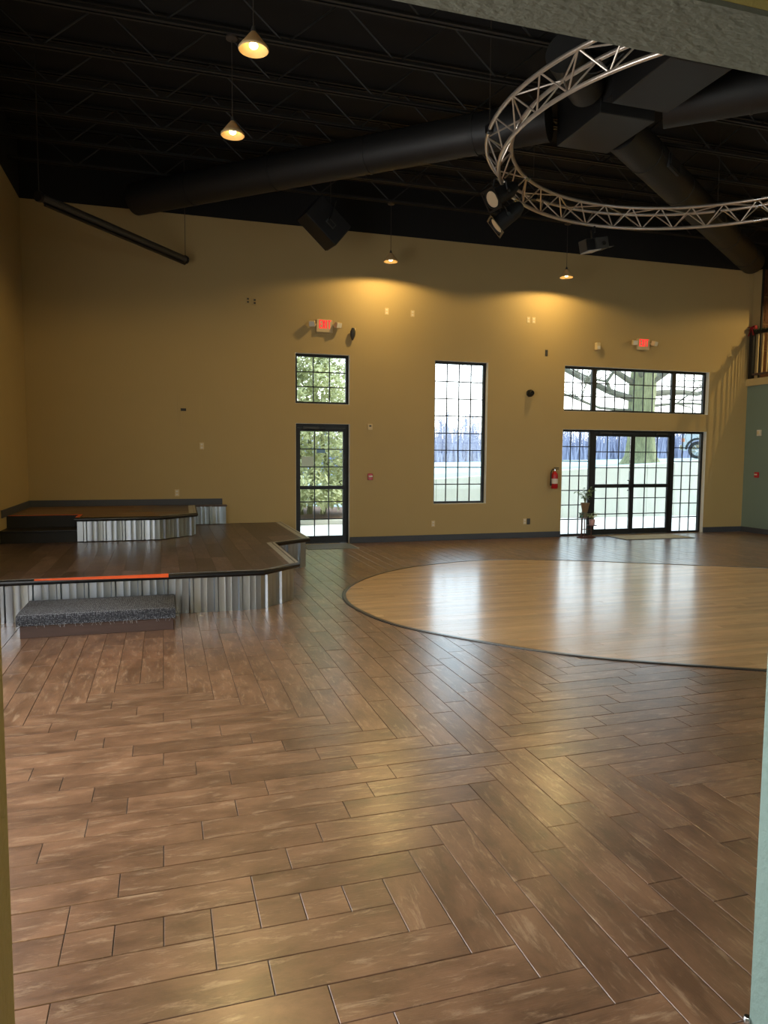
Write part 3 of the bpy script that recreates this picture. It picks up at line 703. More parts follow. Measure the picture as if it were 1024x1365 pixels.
# ------------------------------------------------------------------ circular lighting truss
TC_, TR, TZ = Vector((6.154, 6.82, 0)), 2.592, 5.0
tr = thing('circular_truss', (TC_.x, TC_.y, TZ), 'round triangular aluminium lighting truss hanging over the dance floor', 'truss')
RO, RI, DZ = TR+.145, TR-.145, .245
def cp_pt(r, z, a): return Vector((TC_.x+r*math.cos(a), TC_.y+r*math.sin(a), TZ+z))
NS = 120
for r, z in ((TR, 0), (RO, DZ), (RI, DZ)): part('chord', MB().tube([cp_pt(r, z, 2*PI*k/NS) for k in range(NS)], .0225, 10, True), M_alu, tr, 50)
NB = 36
def bar(A, B, rad=.0095):
    d = (B-A); L = d.length
    key = round(L, 4)
    if key not in barm: barm[key] = MB().tube([(0, 0, -L/2), (0, 0, L/2)], rad, 7).mesh('brace', M_alu, 50)
    o = place('brace', barm[key], tr, (A+B)/2); o.rotation_euler = d.to_track_quat('Z', 'Y').to_euler()
barm = {}
for k in range(NB):
    a0, a1, am = 2*PI*k/NB, 2*PI*(k+1)/NB, 2*PI*(k+.5)/NB
    bar(cp_pt(RO, DZ, a0), cp_pt(TR, 0, am)); bar(cp_pt(TR, 0, am), cp_pt(RO, DZ, a1))
    bar(cp_pt(RI, DZ, a0), cp_pt(TR, 0, am)); bar(cp_pt(TR, 0, am), cp_pt(RI, DZ, a1))
    if k % 2 == 0: bar(cp_pt(RO, DZ, a0), cp_pt(RI, DZ, a1))
    else: bar(cp_pt(RI, DZ, a0), cp_pt(RO, DZ, a1))
    if k % 9 == 4:
        for r, z in ((TR, 0), (RO, DZ), (RI, DZ)):
            part('coupler', MB().tube([cp_pt(r, z, a0-.02), cp_pt(r, z, a0+.02)], .031, 12), M_chrome, tr, 40)
for a in (2.86, 2.0, .9, 4.3, 5.6):
    p = cp_pt(RO, DZ, a); part('hanging_cable', MB().tube([p, (p.x, p.y, DECKZ)], .004, 5), M_cordm, tr); part('hanging_clamp', MB().box(p.x-.04, p.x+.04, p.y-.04, p.y+.04, p.z-.035, p.z+.05), M_blkm, tr, bevel=.01)
def wrap(a0, a1, n=18):
    pts = []
    for k in range(n+1):
        t = k/n; a = a0+(a1-a0)*t; p = cp_pt(RI+.03*math.sin(t*9), DZ-.06-.07*abs(math.sin(t*PI*3)), a); pts.append(p)
    return MB().tube(pts, .007, 6)
part('power_cable', wrap(3.7, 4.25), M_blk, tr, 60); part('power_cable', wrap(3.1, 3.6), M_blk, tr, 60)

def par_can(name, loc, d, lab, top):
    """loc: centre of the can, d: where the lens looks, top: point on the truss it hangs from"""
    root = thing(name, loc, lab, 'stage light'); q = Vector(d).normalized().to_track_quat('Z', 'Y').to_matrix().to_4x4(); Mx = Matrix.Translation(loc) @ q @ Matrix.Scale(1.2, 4)
    part('can', MB().lathe([(.0, -.2), (.05, -.2), (.085, -.12), (.085, .12), (.1, .125), (.1, .15), (.092, .15), (.085, .13), (0, .13)], 24, Mx), M_blk, root, 40)
    part('lens', MB().lathe([(0, .134), (.083, .134), (.083, .138), (0, .139)], 24, Mx), mat('frosted_lens', lin(196, 172, 140), .35, var=.06, scale=40), root)
    part('gel_frame', MB().box(-.11, .11, -.115, -.094, .151, .156, Mx).box(-.11, .11, .094, .115, .151, .156, Mx).box(-.115, -.094, -.094, .094, .151, .156, Mx).box(.094, .115, -.094, .094, .151, .156, Mx), M_blkm, root)
    part('yoke', MB().tube([Mx @ Vector((.1, 0, 0)), Mx @ Vector((.11, .09, -.02)), Mx @ Vector((.06, .16, -.04)), Mx @ Vector((-.06, .16, -.04)), Mx @ Vector((-.11, .09, -.02)), Mx @ Vector((-.1, 0, 0))], .009, 6), M_blkm, root)
    part('hook_clamp', MB().tube([Mx @ Vector((0, .16, -.04)), Vector(top)], .018, 8).tube([Vector(top)+Vector((-.04, 0, 0)), Vector(top)+Vector((.04, 0, 0))], .034, 10), M_chrome, root, 40)
    part('knob', MB().lathe([(0, .1), (.022, .1), (.022, .125), (0, .125)], 10, Mx @ Matrix.Rotation(PI/2, 4, 'Y')), M_chrome, root)
L0 = on_z(684, 250, 4.98); aL = math.atan2(L0.y-TC_.y, L0.x-TC_.x)
t1 = cp_pt(TR, -.01, aL); t2 = cp_pt(TR, -.01, aL-.07)
par_can('stage_light', tuple(t1+Vector((-.06, -.06, -.1))), tuple(-RT*.76-UP*.56-FWD*.34), 'black round stage light with a pale lens clamped to the truss', tuple(t1))
par_can('stage_light', tuple(t2+Vector((.0, .02, -.3))), tuple(-RT*.76-UP*.62+FWD*.03), 'black round stage light tilted down below the pale-lensed one', tuple(t2))
fx = on_z(787, 303, 5.0); aF = math.atan2(fx.y-TC_.y, fx.x-TC_.x); tf = cp_pt(TR, -.02, aF)
fr = thing('moving_fixture', (tf.x, tf.y, 4.6), 'boxy black effect light hanging under the far side of the truss', 'stage light')
Mf = rotmat((tf.x, tf.y, 4.73), 0, -.22, .1)
part('body', MB().box(-.2, .2, -.09, .09, -.09, .075, Mf), M_dkgrey, fr, bevel=.01); part('front_frame', MB().box(-.21, -.06, -.1, -.088, -.085, .06, Mf), M_blkm, fr)
part('bottom_flap', MB().box(-.19, .02, -.12, .09, -.105, -.094, Mf), M_worn, fr); part('side_plate', MB().box(.2, .33, -.05, .05, -.07, -.055, Mf), M_blkm, fr)
part('bracket', MB().box(-.02, .02, -.02, .02, .07, .2, Mf).tube([(tf.x, tf.y, 4.9), (tf.x, tf.y, 5.0)], .02, 8), M_blkm, fr); part('knob', MB().lathe([(0, 0), (.03, 0), (.03, .03), (0, .03)], 12, Mf @ Matrix.Translation((.09, -.09, -.02)) @ Matrix.Rotation(PI/2, 4, 'X')), M_chrome, fr)

# ------------------------------------------------------------------ pendants
def pendant(x, y, lab, zr=4.95, power=85, dia=.25, soft=.03):
    root = thing('pendant_lamp', (x, y, zr), lab, 'pendant lamp', 'cone pendant lamps'); r = dia/2; T = Matrix.Translation((x, y, zr))
    part('canopy', MB().lathe([(0, 0), (.06, 0), (.06, -.02), (.02, -.035), (0, -.035)], 20, Matrix.Translation((x, y, JB))), M_cordm, root, 40)
    part('cord', MB().tube([(x, y, JB-.03), (x, y, zr+.15)], .0045, 6), M_cordm, root)
    part('socket', MB().lathe([(0, .19), (.012, .19), (.02, .165), (.024, .13), (.0, .13)], 16, T), M_dkgrey, root, 40)
    prof = [(.022, .145), (.05, .11), (.085, .065), (r-.004, .022), (r, .006), (r-.006, 0), (r-.008, .008), (r-.014, .022), (.078, .063), (.045, .104), (.018, .138)]
    part('shade', MB().lathe(prof, 32, T), M_shade, root, 60)
    part('bulb', MB().lathe([(0, .012), (.022, .016), (.036, .03), (.036, .044), (.024, .062), (.014, .08), (0, .08)], 20, T), M_bulb, root, 60)
    l = bpy.data.lights.new('pendant_light', 'SPOT'); l.spot_size = math.radians(168); l.spot_blend = .2; l.energy = power; l.color = (1, .71, .28); l.shadow_soft_size = soft
    lo = bpy.data.objects.new('pendant_light', l); C.objects.link(lo); lo.parent = root; lo.location = (0, 0, .005)
    return root
pendant(.768, 6.24, 'cone pendant lamp high over the open floor beyond the carpeted step')
pendant(.75, 7.91, 'cone pendant lamp over the front corner of the stage')
pendant(3.80, 12.07, 'cone pendant lamp near the far wall between the speaker and the tall window')
pendant(7.23, 12.07, 'cone pendant lamp near the far wall above the fire extinguisher')
pendant(12.95, 10.376, 'cone pendant lamp over the mezzanine', 5.2, 120, soft=.006)
pendant(10.9, 6.24, 'cone pendant lamp over the far end of the dance floor')
pendant(10.9, 7.91, 'cone pendant lamp between the dance floor and the mezzanine')
# lobby lamps behind the camera
for x, y in ((-2.6, -.4), (-1.6, -2.8), (1.2, -3.0)):
    lp = thing('lobby_light', (x, y, 3.1), 'flat square ceiling light in the lobby '+{-2.6: 'beside the textured wall end', -1.6: 'between the other two', 1.2: 'nearest the lobby back wall'}[x], 'ceiling light', 'lobby ceiling lights')
    part('housing', MB().box(x-.32, x+.32, y-.32, y+.32, 3.07, 3.1), M_white, lp)
    part('diffuser', MB().box(x-.29, x+.29, y-.29, y+.29, 3.055, 3.069), mat('lit_diffuser', lin(255, 250, 240), .5, var=.01, emit=(1, .93, .82, 1), estr=3), lp)
    a = arealight('lobby_lamp', (0, 0, -.05), (0, 0, 0), .56, .56, 60, (1, .97, .92)); a.parent = lp

# ------------------------------------------------------------------ things hung from the ceiling
A, B = Vector((-1.417, 10.03, 4.80)), Vector((.40, 12.46, 4.80))
ps = thing('projector_screen', tuple((A+B)/2), 'rolled-up projector screen housing hung across the stage corner on wires', 'projector screen')
dv = (B-A).normalized(); sd = Vector((dv.y, -dv.x, 0))
part('housing', MB().tube([A, B], .055, 16), M_dkgrey, ps, 40)
part('bottom_bar', MB().tube([A+Vector((0, 0, -.085))+dv*.06+sd*.03, B+Vector((0, 0, -.085))-dv*.06+sd*.03], .02, 8), M_blkm, ps, 40)
part('screen_edge', MB().tube([A+Vector((0, 0, -.06))+dv*.06+sd*.015, B+Vector((0, 0, -.06))-dv*.06+sd*.015], .012, 6), M_blk, ps)
for P in (A, B):
    part('end_cap', MB().tube([P-dv*.02, P+dv*.02], .066, 16), M_blkm, ps, 40)
    part('hanging_wire', MB().tube([P+Vector((0, 0, .05)), (P.x, P.y, DECKZ)], .005, 5), M_cordm, ps)
sp = thing('hanging_speaker', (2.45, 11.35, 5.2), 'black loudspeaker cabinet hung at a tilt in front of the far wall', 'loudspeaker')
Ms = rotmat((2.47, 11.35, 5.25), 0, math.radians(40), math.radians(10))
part('cabinet', MB().box(-.32, .32, -.2, .2, -.21, .21, Ms), M_blk, sp, bevel=.012)
part('grille', MB().box(.32, .332, -.18, .18, -.19, .19, Ms), M_blkm, sp)
hd = part('handle_plate', MB().box(-.02, .14, -.208, -.2, -.06, .03, Ms), M_dkgrey, sp); part('handle_cup', MB().box(0, .12, -.211, -.207, -.042, .012, Ms), M_blk, hd)
part('yoke', MB().tube([Ms @ Vector((.0, .21, 0)), Ms @ Vector((-.1, .21, .3)), Ms @ Vector((-.1, -.21, .3)), Ms @ Vector((.0, -.21, 0))], .012, 6), M_blkm, sp)
q = Ms @ Vector((-.1, 0, .3)); part('hanging_wire', MB().tube([q, (q.x, q.y, DECKZ)], .006, 5), M_cordm, sp)

# ------------------------------------------------------------------ things on the far wall
def letters(root, x0, x1, z0, z1, y, m_):
    wl_ = (x1-x0)/4.1; t = wl_*.26; H_ = z1-z0; d = .003
    def L(q): part('letter', q, m_, root)
    x = x0; q = MB().box(x, x+t, y-d, y, z0, z1)
    for z in (z0, z0+H_*.5-t/2, z1-t): q.box(x+t, x+wl_*.86, y-d, y, z, z+t)
    L(q)
    x = x0+wl_*1.0; q = MB()
    for s in (0, 1):
        a, b = (x, x+wl_*.95) if s == 0 else (x+wl_*.95, x)
        sg = -1 if s else 1
        Mx_ = None
        vv = [(a-t*.1*sg if 0 else a, z0), (a+t*1.15*sg, z0), (b, z1), (b-t*1.15*sg, z1)]
        q.add([(p, y-d-s*.0006, z) for p, z in vv]+[(p, y, z) for p, z in vv], [(0, 1, 2, 3) if s == 0 else (3, 2, 1, 0), (7, 6, 5, 4), (0, 4, 5, 1), (1, 5, 6, 2), (2, 6, 7, 3), (3, 7, 4, 0)])
    L(q)
    x = x0+wl_*2.2; L(MB().box(x, x+t*1.1, y-d, y, z0, z1))
    x = x0+wl_*2.75; q = MB().box(x, x+wl_*1.15, y-d, y, z1-t, z1).box(x+wl_*.575-t*.55, x+wl_*.575+t*.55, y-d, y, z0, z1-t); L(q)
def exit_sign(cx, cz, lab, dz=0):
    root = thing('exit_sign', (cx, WY, cz), lab, 'exit sign', 'lit exit signs'); y = WY-.055
    part('housing', MB().box(cx-.15, cx+.15, y, WY-.005, cz-.115, cz+.115), M_ivory, root, bevel=.008); part('back_plate', MB().box(cx-.08, cx+.08, WY-.006, WY, cz-.08, cz+.08), M_white, root)
    letters(root, cx-.1, cx+.125, cz-.045, cz+.1, y-.0005, M_exit)
    for s in (-1, 1):
        Mh = rotmat((cx+s*.235, WY-.09, cz+.02), 0.25, 0, s*.35)
        hd_ = part('lamp_head', MB().box(-.055, .055, -.045, .045, -.05, .05, Mh), M_ivory, root, bevel=.012); part('lamp_lens', MB().box(-.045, .045, -.05, -.044, -.04, .04, Mh), M_white, hd_)
        part('lamp_arm', MB().tube([(cx+s*.15, WY-.04, cz+.02), (cx+s*.2, WY-.06, cz+.02)], .012, 8), M_ivory, root)
p = on_y(433, 434.5, WY-.05); exit_sign(p.x, p.z, 'lit red EXIT sign above the nine-pane window and single door')
p = on_y(858, 459, WY-.05); exit_sign(p.x, p.z, 'lit red EXIT sign above the transom of the entrance doors')
def plate(px, py, lab, w_=.075, h_=.118, m_=None, kind='outlet', cat='outlet plate', wall=True):
    p = on_y(px, py, WY); root = thing(kind, (p.x, WY, p.z), lab, cat)
    part('cover', MB().box(p.x-w_/2, p.x+w_/2, WY-.008, WY, p.z-h_/2, p.z+h_/2), m_ or M_ivory, root, bevel=.003)
    for s in (-1, 1): part('socket', MB().box(p.x-w_*.22, p.x+w_*.22, WY-.0105, WY-.0075, p.z+s*h_*.22-h_*.12, p.z+s*h_*.22+h_*.12), M_dkgrey if m_ else M_white, root)
for px, py, lab in ((330.5, 400.5, 'painted-over wall plate high above the stage, on the electrical panel side of a pair'), (339.5, 402, 'painted-over wall plate high above the stage, on the exit sign side of a pair')):
    plate(px, py, lab, m_=M_wall)
plate(515.5, 415, 'cream wall plate high up below the pendant beside the speaker')
plate(550, 418, 'cream wall plate high up, between the pendant and the tall window')
plate(704.5, 426.5, 'cream wall plate under the pendant, tall window side of a pair'); plate(711.5, 427, 'cream wall plate under the pendant, transom side of a pair')
plate(269, 594.5, 'white outlet plate below the painted wall panel'); plate(236, 657, 'cream outlet plate just above the stage riser base', m_=None)
plate(577.5, 698, 'cream outlet plate low under the tall window'); plate(699.5, 695, 'cream outlet plate low beside a dark plate near the entrance')
plate(704.5, 695, 'dark grey outlet plate low beside a cream plate near the entrance', m_=M_dkgrey)
plate(728.5, 470.5, 'small dark plate on the wall before the transom window', .06, .12, M_dkgrey)
p = on_y(253, 546.5, WY); ep = thing('electrical_panel', (p.x, WY, p.z), 'flush electrical panel painted like the wall above the stage', 'electrical panel')
part('frame', MB().box(p.x-.2, p.x+.2, WY-.007, WY, p.z-.27, p.z+.27), M_wall, ep, bevel=.002); part('door', MB().box(p.x-.165, p.x+.165, WY-.013, WY-.0065, p.z-.235, p.z+.235), M_wall, ep, bevel=.002)
part('latch', MB().box(p.x-.15, p.x-.06, WY-.018, WY-.0125, p.z-.02, p.z+.025), M_blk, ep)
p = on_y(493, 569, WY); th = thing('thermostat', (p.x, WY, p.z), 'small beige thermostat box beside the single door', 'thermostat')
part('case', MB().box(p.x-.045, p.x+.045, WY-.035, WY, p.z-.055, p.z+.055), M_ivory, th, bevel=.006); part('display', MB().box(p.x-.02, p.x+.02, WY-.037, WY-.0345, p.z-.0, p.z+.03), M_dkgrey, th)
def pull(name, root, Mx):
    part('case', MB().box(-.045, .045, -.05, 0, -.06, .06, Mx), M_red, root, bevel=.006); part('pull_bar', MB().box(-.035, .035, -.062, -.049, -.005, .022, Mx), M_white, root)
p = on_y(493, 635.5, WY); fa = thing('fire_alarm_pull', (p.x, WY, p.z), 'red fire alarm pull station beside the single glass door', 'fire alarm'); pull('', fa, Matrix.Translation((p.x, WY, p.z)))
fa = thing('fire_alarm_pull', (RX, 12.43, 1.26), 'red fire alarm pull station on the green wall', 'fire alarm'); pull('', fa, rotmat((RX, 12.43, 1.26), 0, 0, -PI/2))
sb = thing('wall_strobe', (RX, 12.42, 2.16), 'white alarm strobe on the green wall', 'strobe'); Mx = rotmat((RX, 12.42, 2.16), 0, 0, -PI/2)
part('case', MB().box(-.05, .05, -.04, 0, -.065, .065, Mx), M_white, sb, bevel=.006); part('lens', MB().box(-.02, .02, -.065, -.039, -.03, .04, Mx), M_ivory, sb, bevel=.006)
p = on_y(471, 444, WY-.1); se = thing('wall_sensor', (p.x, WY, p.z), 'small sensor beside the exit sign over the single door, its shadow built as a dark tapered body', 'sensor')
part('body', MB().lathe([(0, .1), (.025, .095), (.05, .03), (.045, -.04), (.015, -.12), (0, -.125)], 12, rotmat((p.x, WY-.07, p.z), .2)), M_dkgrey, se, 40); part('bracket', MB().box(p.x+.01, p.x+.06, WY-.06, WY, p.z+.07, p.z+.1), M_ivory, se)  # dark tapered body takes the shape of the sensor's cast shadow
p = on_y(797, 462, WY-.05); se = thing('wall_sensor', (p.x, WY, p.z), 'small white wedge motion sensor above the transom corner', 'sensor')
part('body', MB().box(-.045, .045, -.09, 0, -.07, .08, rotmat((p.x, WY, p.z), 0, 0, .0)), M_ivory, se, bevel=.012); part('lens', MB().box(p.x-.03, p.x+.03, WY-.095, WY-.088, p.z-.05, p.z+.01), M_white, se)
p = on_y(708, 524, WY-.06); ca = thing('dome_camera', (p.x, WY, p.z), 'round black dome on the wall between the tall window and the transom', 'camera')
Mx = rotmat((p.x, WY, p.z), PI/2); part('base', MB().lathe([(0, 0), (.07, 0), (.07, .05), (0, .05)], 24, Mx), M_blk, ca, 40); part('dome', MB().lathe([(.065, .05), (.06, .09), (.04, .12), (.015, .132), (0, .133)], 24, Mx), mat('glossy_black', lin(14, 14, 16), .08), ca, 60)
part('face_ring', MB().lathe([(.052, .1), (.05, .11), (.034, .126), (.034, .122)], 24, Mx), M_blkm, ca, 40)
# fire extinguisher
p = on_y(740, 638, WY-.1); X, Z = p.x, p.z
fe = thing('fire_extinguisher', (X, WY, Z-.2), 'red fire extinguisher hung on the wall beside the entrance', 'fire extinguisher'); T = Matrix.Translation((X, WY-.085, Z-.2))
part('cylinder', MB().lathe([(0, 0), (.055, 0), (.065, .012), (.065, .27), (.055, .31), (.028, .335), (.02, .35), (0, .35)], 24, T), M_red, fe, 40)
part('label_band', MB().lathe([(.0655, .1), (.0662, .1), (.0662, .2), (.0655, .2)], 24, T), M_white, fe)
part('valve', MB().lathe([(0, .345), (.018, .345), (.018, .385), (0, .385)], 12, T), M_chrome, fe); part('handle', MB().box(X-.02, X+.09, WY-.095, WY-.075, Z+.185, Z+.2).box(X-.02, X+.09, WY-.095, WY-.075, Z+.21, Z+.222), M_blkm, fe)
part('hose', MB().tube([(X, WY-.085, Z+.175), (X-.05, WY-.09, Z+.19), (X-.085, WY-.09, Z+.13), (X-.088, WY-.09, Z-.02), (X-.085, WY-.09, Z-.14)], [.011, .011, .011, .011, .018], 8), M_blk, fe, 60); part('wall_hook', MB().box(X-.03, X+.03, WY-.02, WY, Z-.02, Z+.1), M_blkm, fe)

# ------------------------------------------------------------------ plant stand and plants
PX, PY = 8.09, 12.57
M_cop = mat('brown_metal_stand', lin(92, 58, 52), .4, .5, var=.15)
ps_ = thing('plant_stand', (PX, PY, 0), 'low brown metal two-tier plant stand in front of the sidelight', 'plant stand')
part('base_hoop', MB().tube([(PX+.05+.2*math.cos(2*PI*k/32), PY+.12*math.sin(2*PI*k/32), .012) for k in range(32)], .011, 8, True), M_cop, ps_, 60)
part('upper_shelf', MB().lathe([(0, .40), (.1, .40), (.1, .412), (0, .412)], 24, Matrix.Translation((PX-.05, PY, 0))), M_cop, ps_, 40)
part('lower_shelf', MB().lathe([(0, .24), (.1, .24), (.1, .252), (0, .252)], 24, Matrix.Translation((PX+.17, PY, 0))), M_cop, ps_, 40)
for x, z, dy in ((PX-.07, .40, 0), (PX-.03, .40, .04), (PX-.03, .40, -.05), (PX+.16, .24, 0)): part('post', MB().tube([(x, PY+dy, .012), (x, PY+dy, z)], .011, 8), M_cop, ps_, 40)
part('cross_bar', MB().tube([(PX-.04, PY, .17), (PX+.16, PY, .17)], .009, 8), M_cop, ps_)
part('riser_cup', MB().lathe([(0, .412), (.05, .412), (.055, .52), (0, .52)], 20, Matrix.Translation((PX-.01, PY, 0))), mat('olive_cup', lin(110, 104, 82), .6), ps_, 40)
M_leaf = mat('green_leaf', lin(112, 142, 100), .5, var=.35, scale=9); M_leafp = mat('pale_leaf', lin(196, 204, 150), .5, var=.3, scale=12); M_succ = mat('succulent_leaf', lin(84, 118, 104), .5, var=.25, scale=14)
def leafq(m, p, d, L, W, up=Vector((0, 0, 1))):
    d = d.normalized(); s = d.cross(up); s = s.normalized() if s.length > 1e-3 else Vector((1, 0, 0)); n = s.cross(d)
    m.add([p, p+d*L*.45+s*W/2+n*.006, p+d*L-n*L*.15, p+d*L*.45-s*W/2+n*.006, p+d*L*.45-n*.004], [(0, 4, 1), (1, 4, 2), (2, 4, 3), (3, 4, 0)])
def plant(name, loc, lab, pot, potm, soilz, ns, hgt, spread, leafm, L, W, nl, seed):
    r = random.Random(seed); root = thing(name, loc, lab, 'potted plant'); T = Matrix.Translation(loc); o = Vector(loc)
    part('pot', MB().lathe(pot, 24, T), potm, root, 40)
    part('soil', MB().lathe([(0, soilz), (pot[2][0]*.9, soilz)], 20, T), M_mulch, root)
    for k in range(ns):
        a = 2*PI*k/ns+r.uniform(-.3, .3); tip = Vector((math.cos(a)*spread*r.uniform(.5, 1), math.sin(a)*spread*.7*r.uniform(.5, 1), hgt*r.uniform(.6, 1)))
        b = o+Vector((0, 0, soilz)); mid = b+Vector((tip.x*.25, tip.y*.25, tip.z*.65)); end = b+tip
        stm = part('stem', MB().tube([b, mid, end], [.006, .004, .002], 5), M_bark, root)
        for q in range(nl):
            t = .3+.7*(q+1)/nl; p = mid.lerp(end, max(0, (t-.5)*2)) if t > .5 else b.lerp(mid, t*2)
            d = Vector((math.cos(a)*.8+r.gauss(0, .6), math.sin(a)*.8+r.gauss(0, .6), r.uniform(-.7, .5)))
            mm = MB(); leafq(mm, p, d, L*r.uniform(.7, 1.2), W); part('leaf', mm, leafm, stm)
plant('potted_plant', (PX+.0, PY, .52), 'leafy green houseplant in a tan pot on top of the plant stand', [(0, 0), (.055, 0), (.082, .15), (.088, .152), (.09, .185), (.08, .185), (.075, .15), (0, .15)], mat('tan_pot', lin(128, 104, 74), .6, var=.2), .155, 9, .33, .2, M_leaf, .085, .045, 7, 3)
plant('potted_plant', (PX+.17, PY, .252), 'pale-leaved plant in a white and red patterned pot on the lower shelf', [(0, 0), (.05, 0), (.062, .11), (.06, .115), (.055, .11), (.05, .1), (0, .1)], mat('white_red_pot', lin(196, 150, 142), .5, var=.45, scale=24), .1, 8, .16, .12, M_leafp, .075, .03, 4, 8)
plant('succulent', (PX-.1, PY-.03, .412), 'small blue-green succulent beside the olive cup on the upper shelf', [(0, 0), (.03, 0), (.036, .045), (.034, .05), (.03, .045), (.02, .04), (0, .04)], M_succ, .04, 6, .07, .05, M_succ, .035, .02, 4, 5)

# ------------------------------------------------------------------ mats
M_rug = mat('beige_patterned_mat', lin(182, 174, 150), .95, var=.45, scale=55, bump=.4, bscale=120)
rg = thing('entrance_mat', (9.45, 12.3, 0), 'beige speckled mat with dark edge in front of the entrance doors', 'mat')
q = [(8.66, 11.98), (10.27, 11.96), (10.27, 12.7), (8.68, 12.7)]
part('border', MB().prism(q, 0, .008), M_dkgrey, rg); part('pile', MB().prism([(8.70, 12.02), (10.23, 12.0), (10.23, 12.67), (8.72, 12.67)], .0, .011), M_rug, rg)
rg = thing('door_mat', (2.77, 12.4, 0), 'flat grey mat in front of the single glass door', 'mat')
part('pile', MB().prism([(2.36, 12.1), (3.27, 12.07), (3.25, 12.78), (2.36, 12.78)], 0, .006), mat('grey_mat', lin(120, 124, 124), .8, var=.2, scale=40), rg); part('rim', MB().box(3.235, 3.262, 12.07, 12.78, 0, .008), M_worn, rg)

# ------------------------------------------------------------------ mezzanine railing with garland and bow
ra = thing('mezzanine_railing', (RX-.015, 10, 3.33), 'dark railing with cream balusters along the mezzanine edge', 'railing')
XR = RX-.015
part('newel_post', MB().box(XR-.045, XR+.045, 12.68, 12.77, 3.33, 4.38), M_blk, ra, bevel=.006)
part('top_rail', MB().box(XR-.03, XR+.03, 6.0, 12.68, 4.27, 4.32), M_blk, ra, bevel=.006); part('bottom_rail', MB().box(XR-.025, XR+.025, 6.0, 12.68, 3.40, 3.44), M_dkwood, ra)
bal = MB().box(-.011, .011, -.011, .011, 3.44, 4.27).mesh('baluster', M_cream)
y = 12.56
while y > 6.0: place('baluster', bal, ra, (XR, y, 0)); y -= .128
ga = thing('garland', (XR, 11, 4.33), 'green garland draped along the mezzanine railing', 'garland'); m = MB(); rg_ = random.Random(2)
for k in range(900):
    t = rg_.random(); P = Vector((XR+rg_.gauss(0, .02), 12.66-t*3.4, 4.33+.02*math.sin(t*40)+rg_.gauss(0, .015))); leafq(m, P, Vector((rg_.gauss(0, 1), rg_.gauss(0, 1), rg_.gauss(0, 1))), .06, .016)
tag(part('needles', m, mat('garland_green', lin(46, 66, 44), .7, var=.3, scale=20), ga), kind='stuff'); part('core', MB().tube([(XR, 12.67, 4.335), (XR, 9.2, 4.335)], .015, 6), M_blk, ga)
bo = thing('red_bow', (XR, 12.72, 4.40), 'dark red ribbon bow tied on the railing newel post', 'bow'); M_bow = mat('red_ribbon', lin(150, 16, 30), .5, var=.15)
for s in (-1, 1):
    pts = [(0, 0), (.05, .04), (.1, .045), (.12, .0), (.1, -.03), (.05, -.02), (0, 0)]
    m = MB(); v = [(XR-.06+s*.004, 12.72+s*a, 4.41+b) for a, b in pts]+[(XR+.0+s*.004, 12.72+s*a, 4.41+b) for a, b in pts]
    m.add(v, [(i, i+1, 8+i, 7+i) for i in range(6)]); part('loop', m, M_bow, bo, 60)
    part('tail', MB().add([(XR-.05, 12.72, 4.4), (XR-.045, 12.72+s*.03, 4.4), (XR-.055, 12.72+s*.09, 4.25), (XR-.06, 12.72+s*.05, 4.25)], [(0, 1, 2, 3)]), M_bow, bo)
part('knot', MB().box(XR-.075, XR+.0, 12.695, 12.745, 4.385, 4.435), M_bow, bo, bevel=.012)

# ------------------------------------------------------------------ outdoors
def walltop(X): return max(.55, 1.035+(X-6.55)*.061)
gr = MB().box(-60, 90, WY+.2, 17.05, -.3, -.03); struct('ground', gr, M_conc, label='pale concrete pavement outside the windows')
struct('ground_near', MB().box(-60, 90, -60, -4.7, -.3, -.05), M_conc)
for k in range(8):
    part('paving_slab', MB().box(1.5+k*1.6, 3.09+k*1.6, WY+.23, WY+1.9, -.03, -.012), M_conc, bpy.data.objects['ground'], bevel=.004); part('paving_slab', MB().box(1.5+k*1.6, 3.09+k*1.6, WY+1.91, WY+3.4, -.03, -.012), M_conc, bpy.data.objects['ground'], bevel=.004)
struct('trim_5', MB().box(-6, 6, 16.72, 16.9, -.03, .075), M_conc, label='concrete kerb in front of the mulch bed', bevel=.02)
rw = thing('retaining_wall', (11, 17.1, 0), 'long pale concrete retaining wall outside the entrance', 'wall')
x = 5.7; k = 0
while x < 26:
    x1 = x+.9; m = MB(); z0_, z1_ = walltop(x), walltop(x1)
    m.add([(x+.004, 17, -.05), (x1-.004, 17, -.05), (x1-.004, 17.3, -.05), (x+.004, 17.3, -.05), (x+.004, 17, z0_), (x1-.004, 17, z1_), (x1-.004, 17.3, z1_), (x+.004, 17.3, z0_)],
          [(3, 2, 1, 0), (4, 5, 6, 7), (0, 1, 5, 4), (1, 2, 6, 5), (2, 3, 7, 6), (3, 0, 4, 7)]); part('concrete_panel', m, M_concw, rw, bevel=.01); x = x1
def terrain(X, Y):
    t = X/Y; z = 1.0+(t-.385)*1.05 if t > .3 else 0
    a = min(1, max(0, (t-.27)/.08)); z = z*a*a*(3-2*a)+.04
    if Y < 19: z = min(z, walltop(X)-.06) if X > 5.7 else z*max(0, (Y-17)/2)
    return min(z, 1.58)
m = MB(); NXg, NYg = 60, 26
gx = [-30+150*(k/NXg)**1.0 for k in range(NXg+1)]; gy = [17.2+130*(k/NYg)**2.2 for k in range(NYg+1)]
m.add([(X, Y, terrain(X, Y)) for Y in gy for X in gx], [(b*(NXg+1)+a, b*(NXg+1)+a+1, (b+1)*(NXg+1)+a+1, (b+1)*(NXg+1)+a) for b in range(NYg) for a in range(NXg)])
struct('lawn', m, M_lawn, smooth=60, label='frosty pale lawn rising behind the retaining wall')
struct('mulch_bed', MB().prism([(-4, 16.9), (5.6, 16.9), (5.7, 20), (3, 22), (-4, 22)], -.02, .10), M_mulch, label='brown mulch bed under the evergreen')
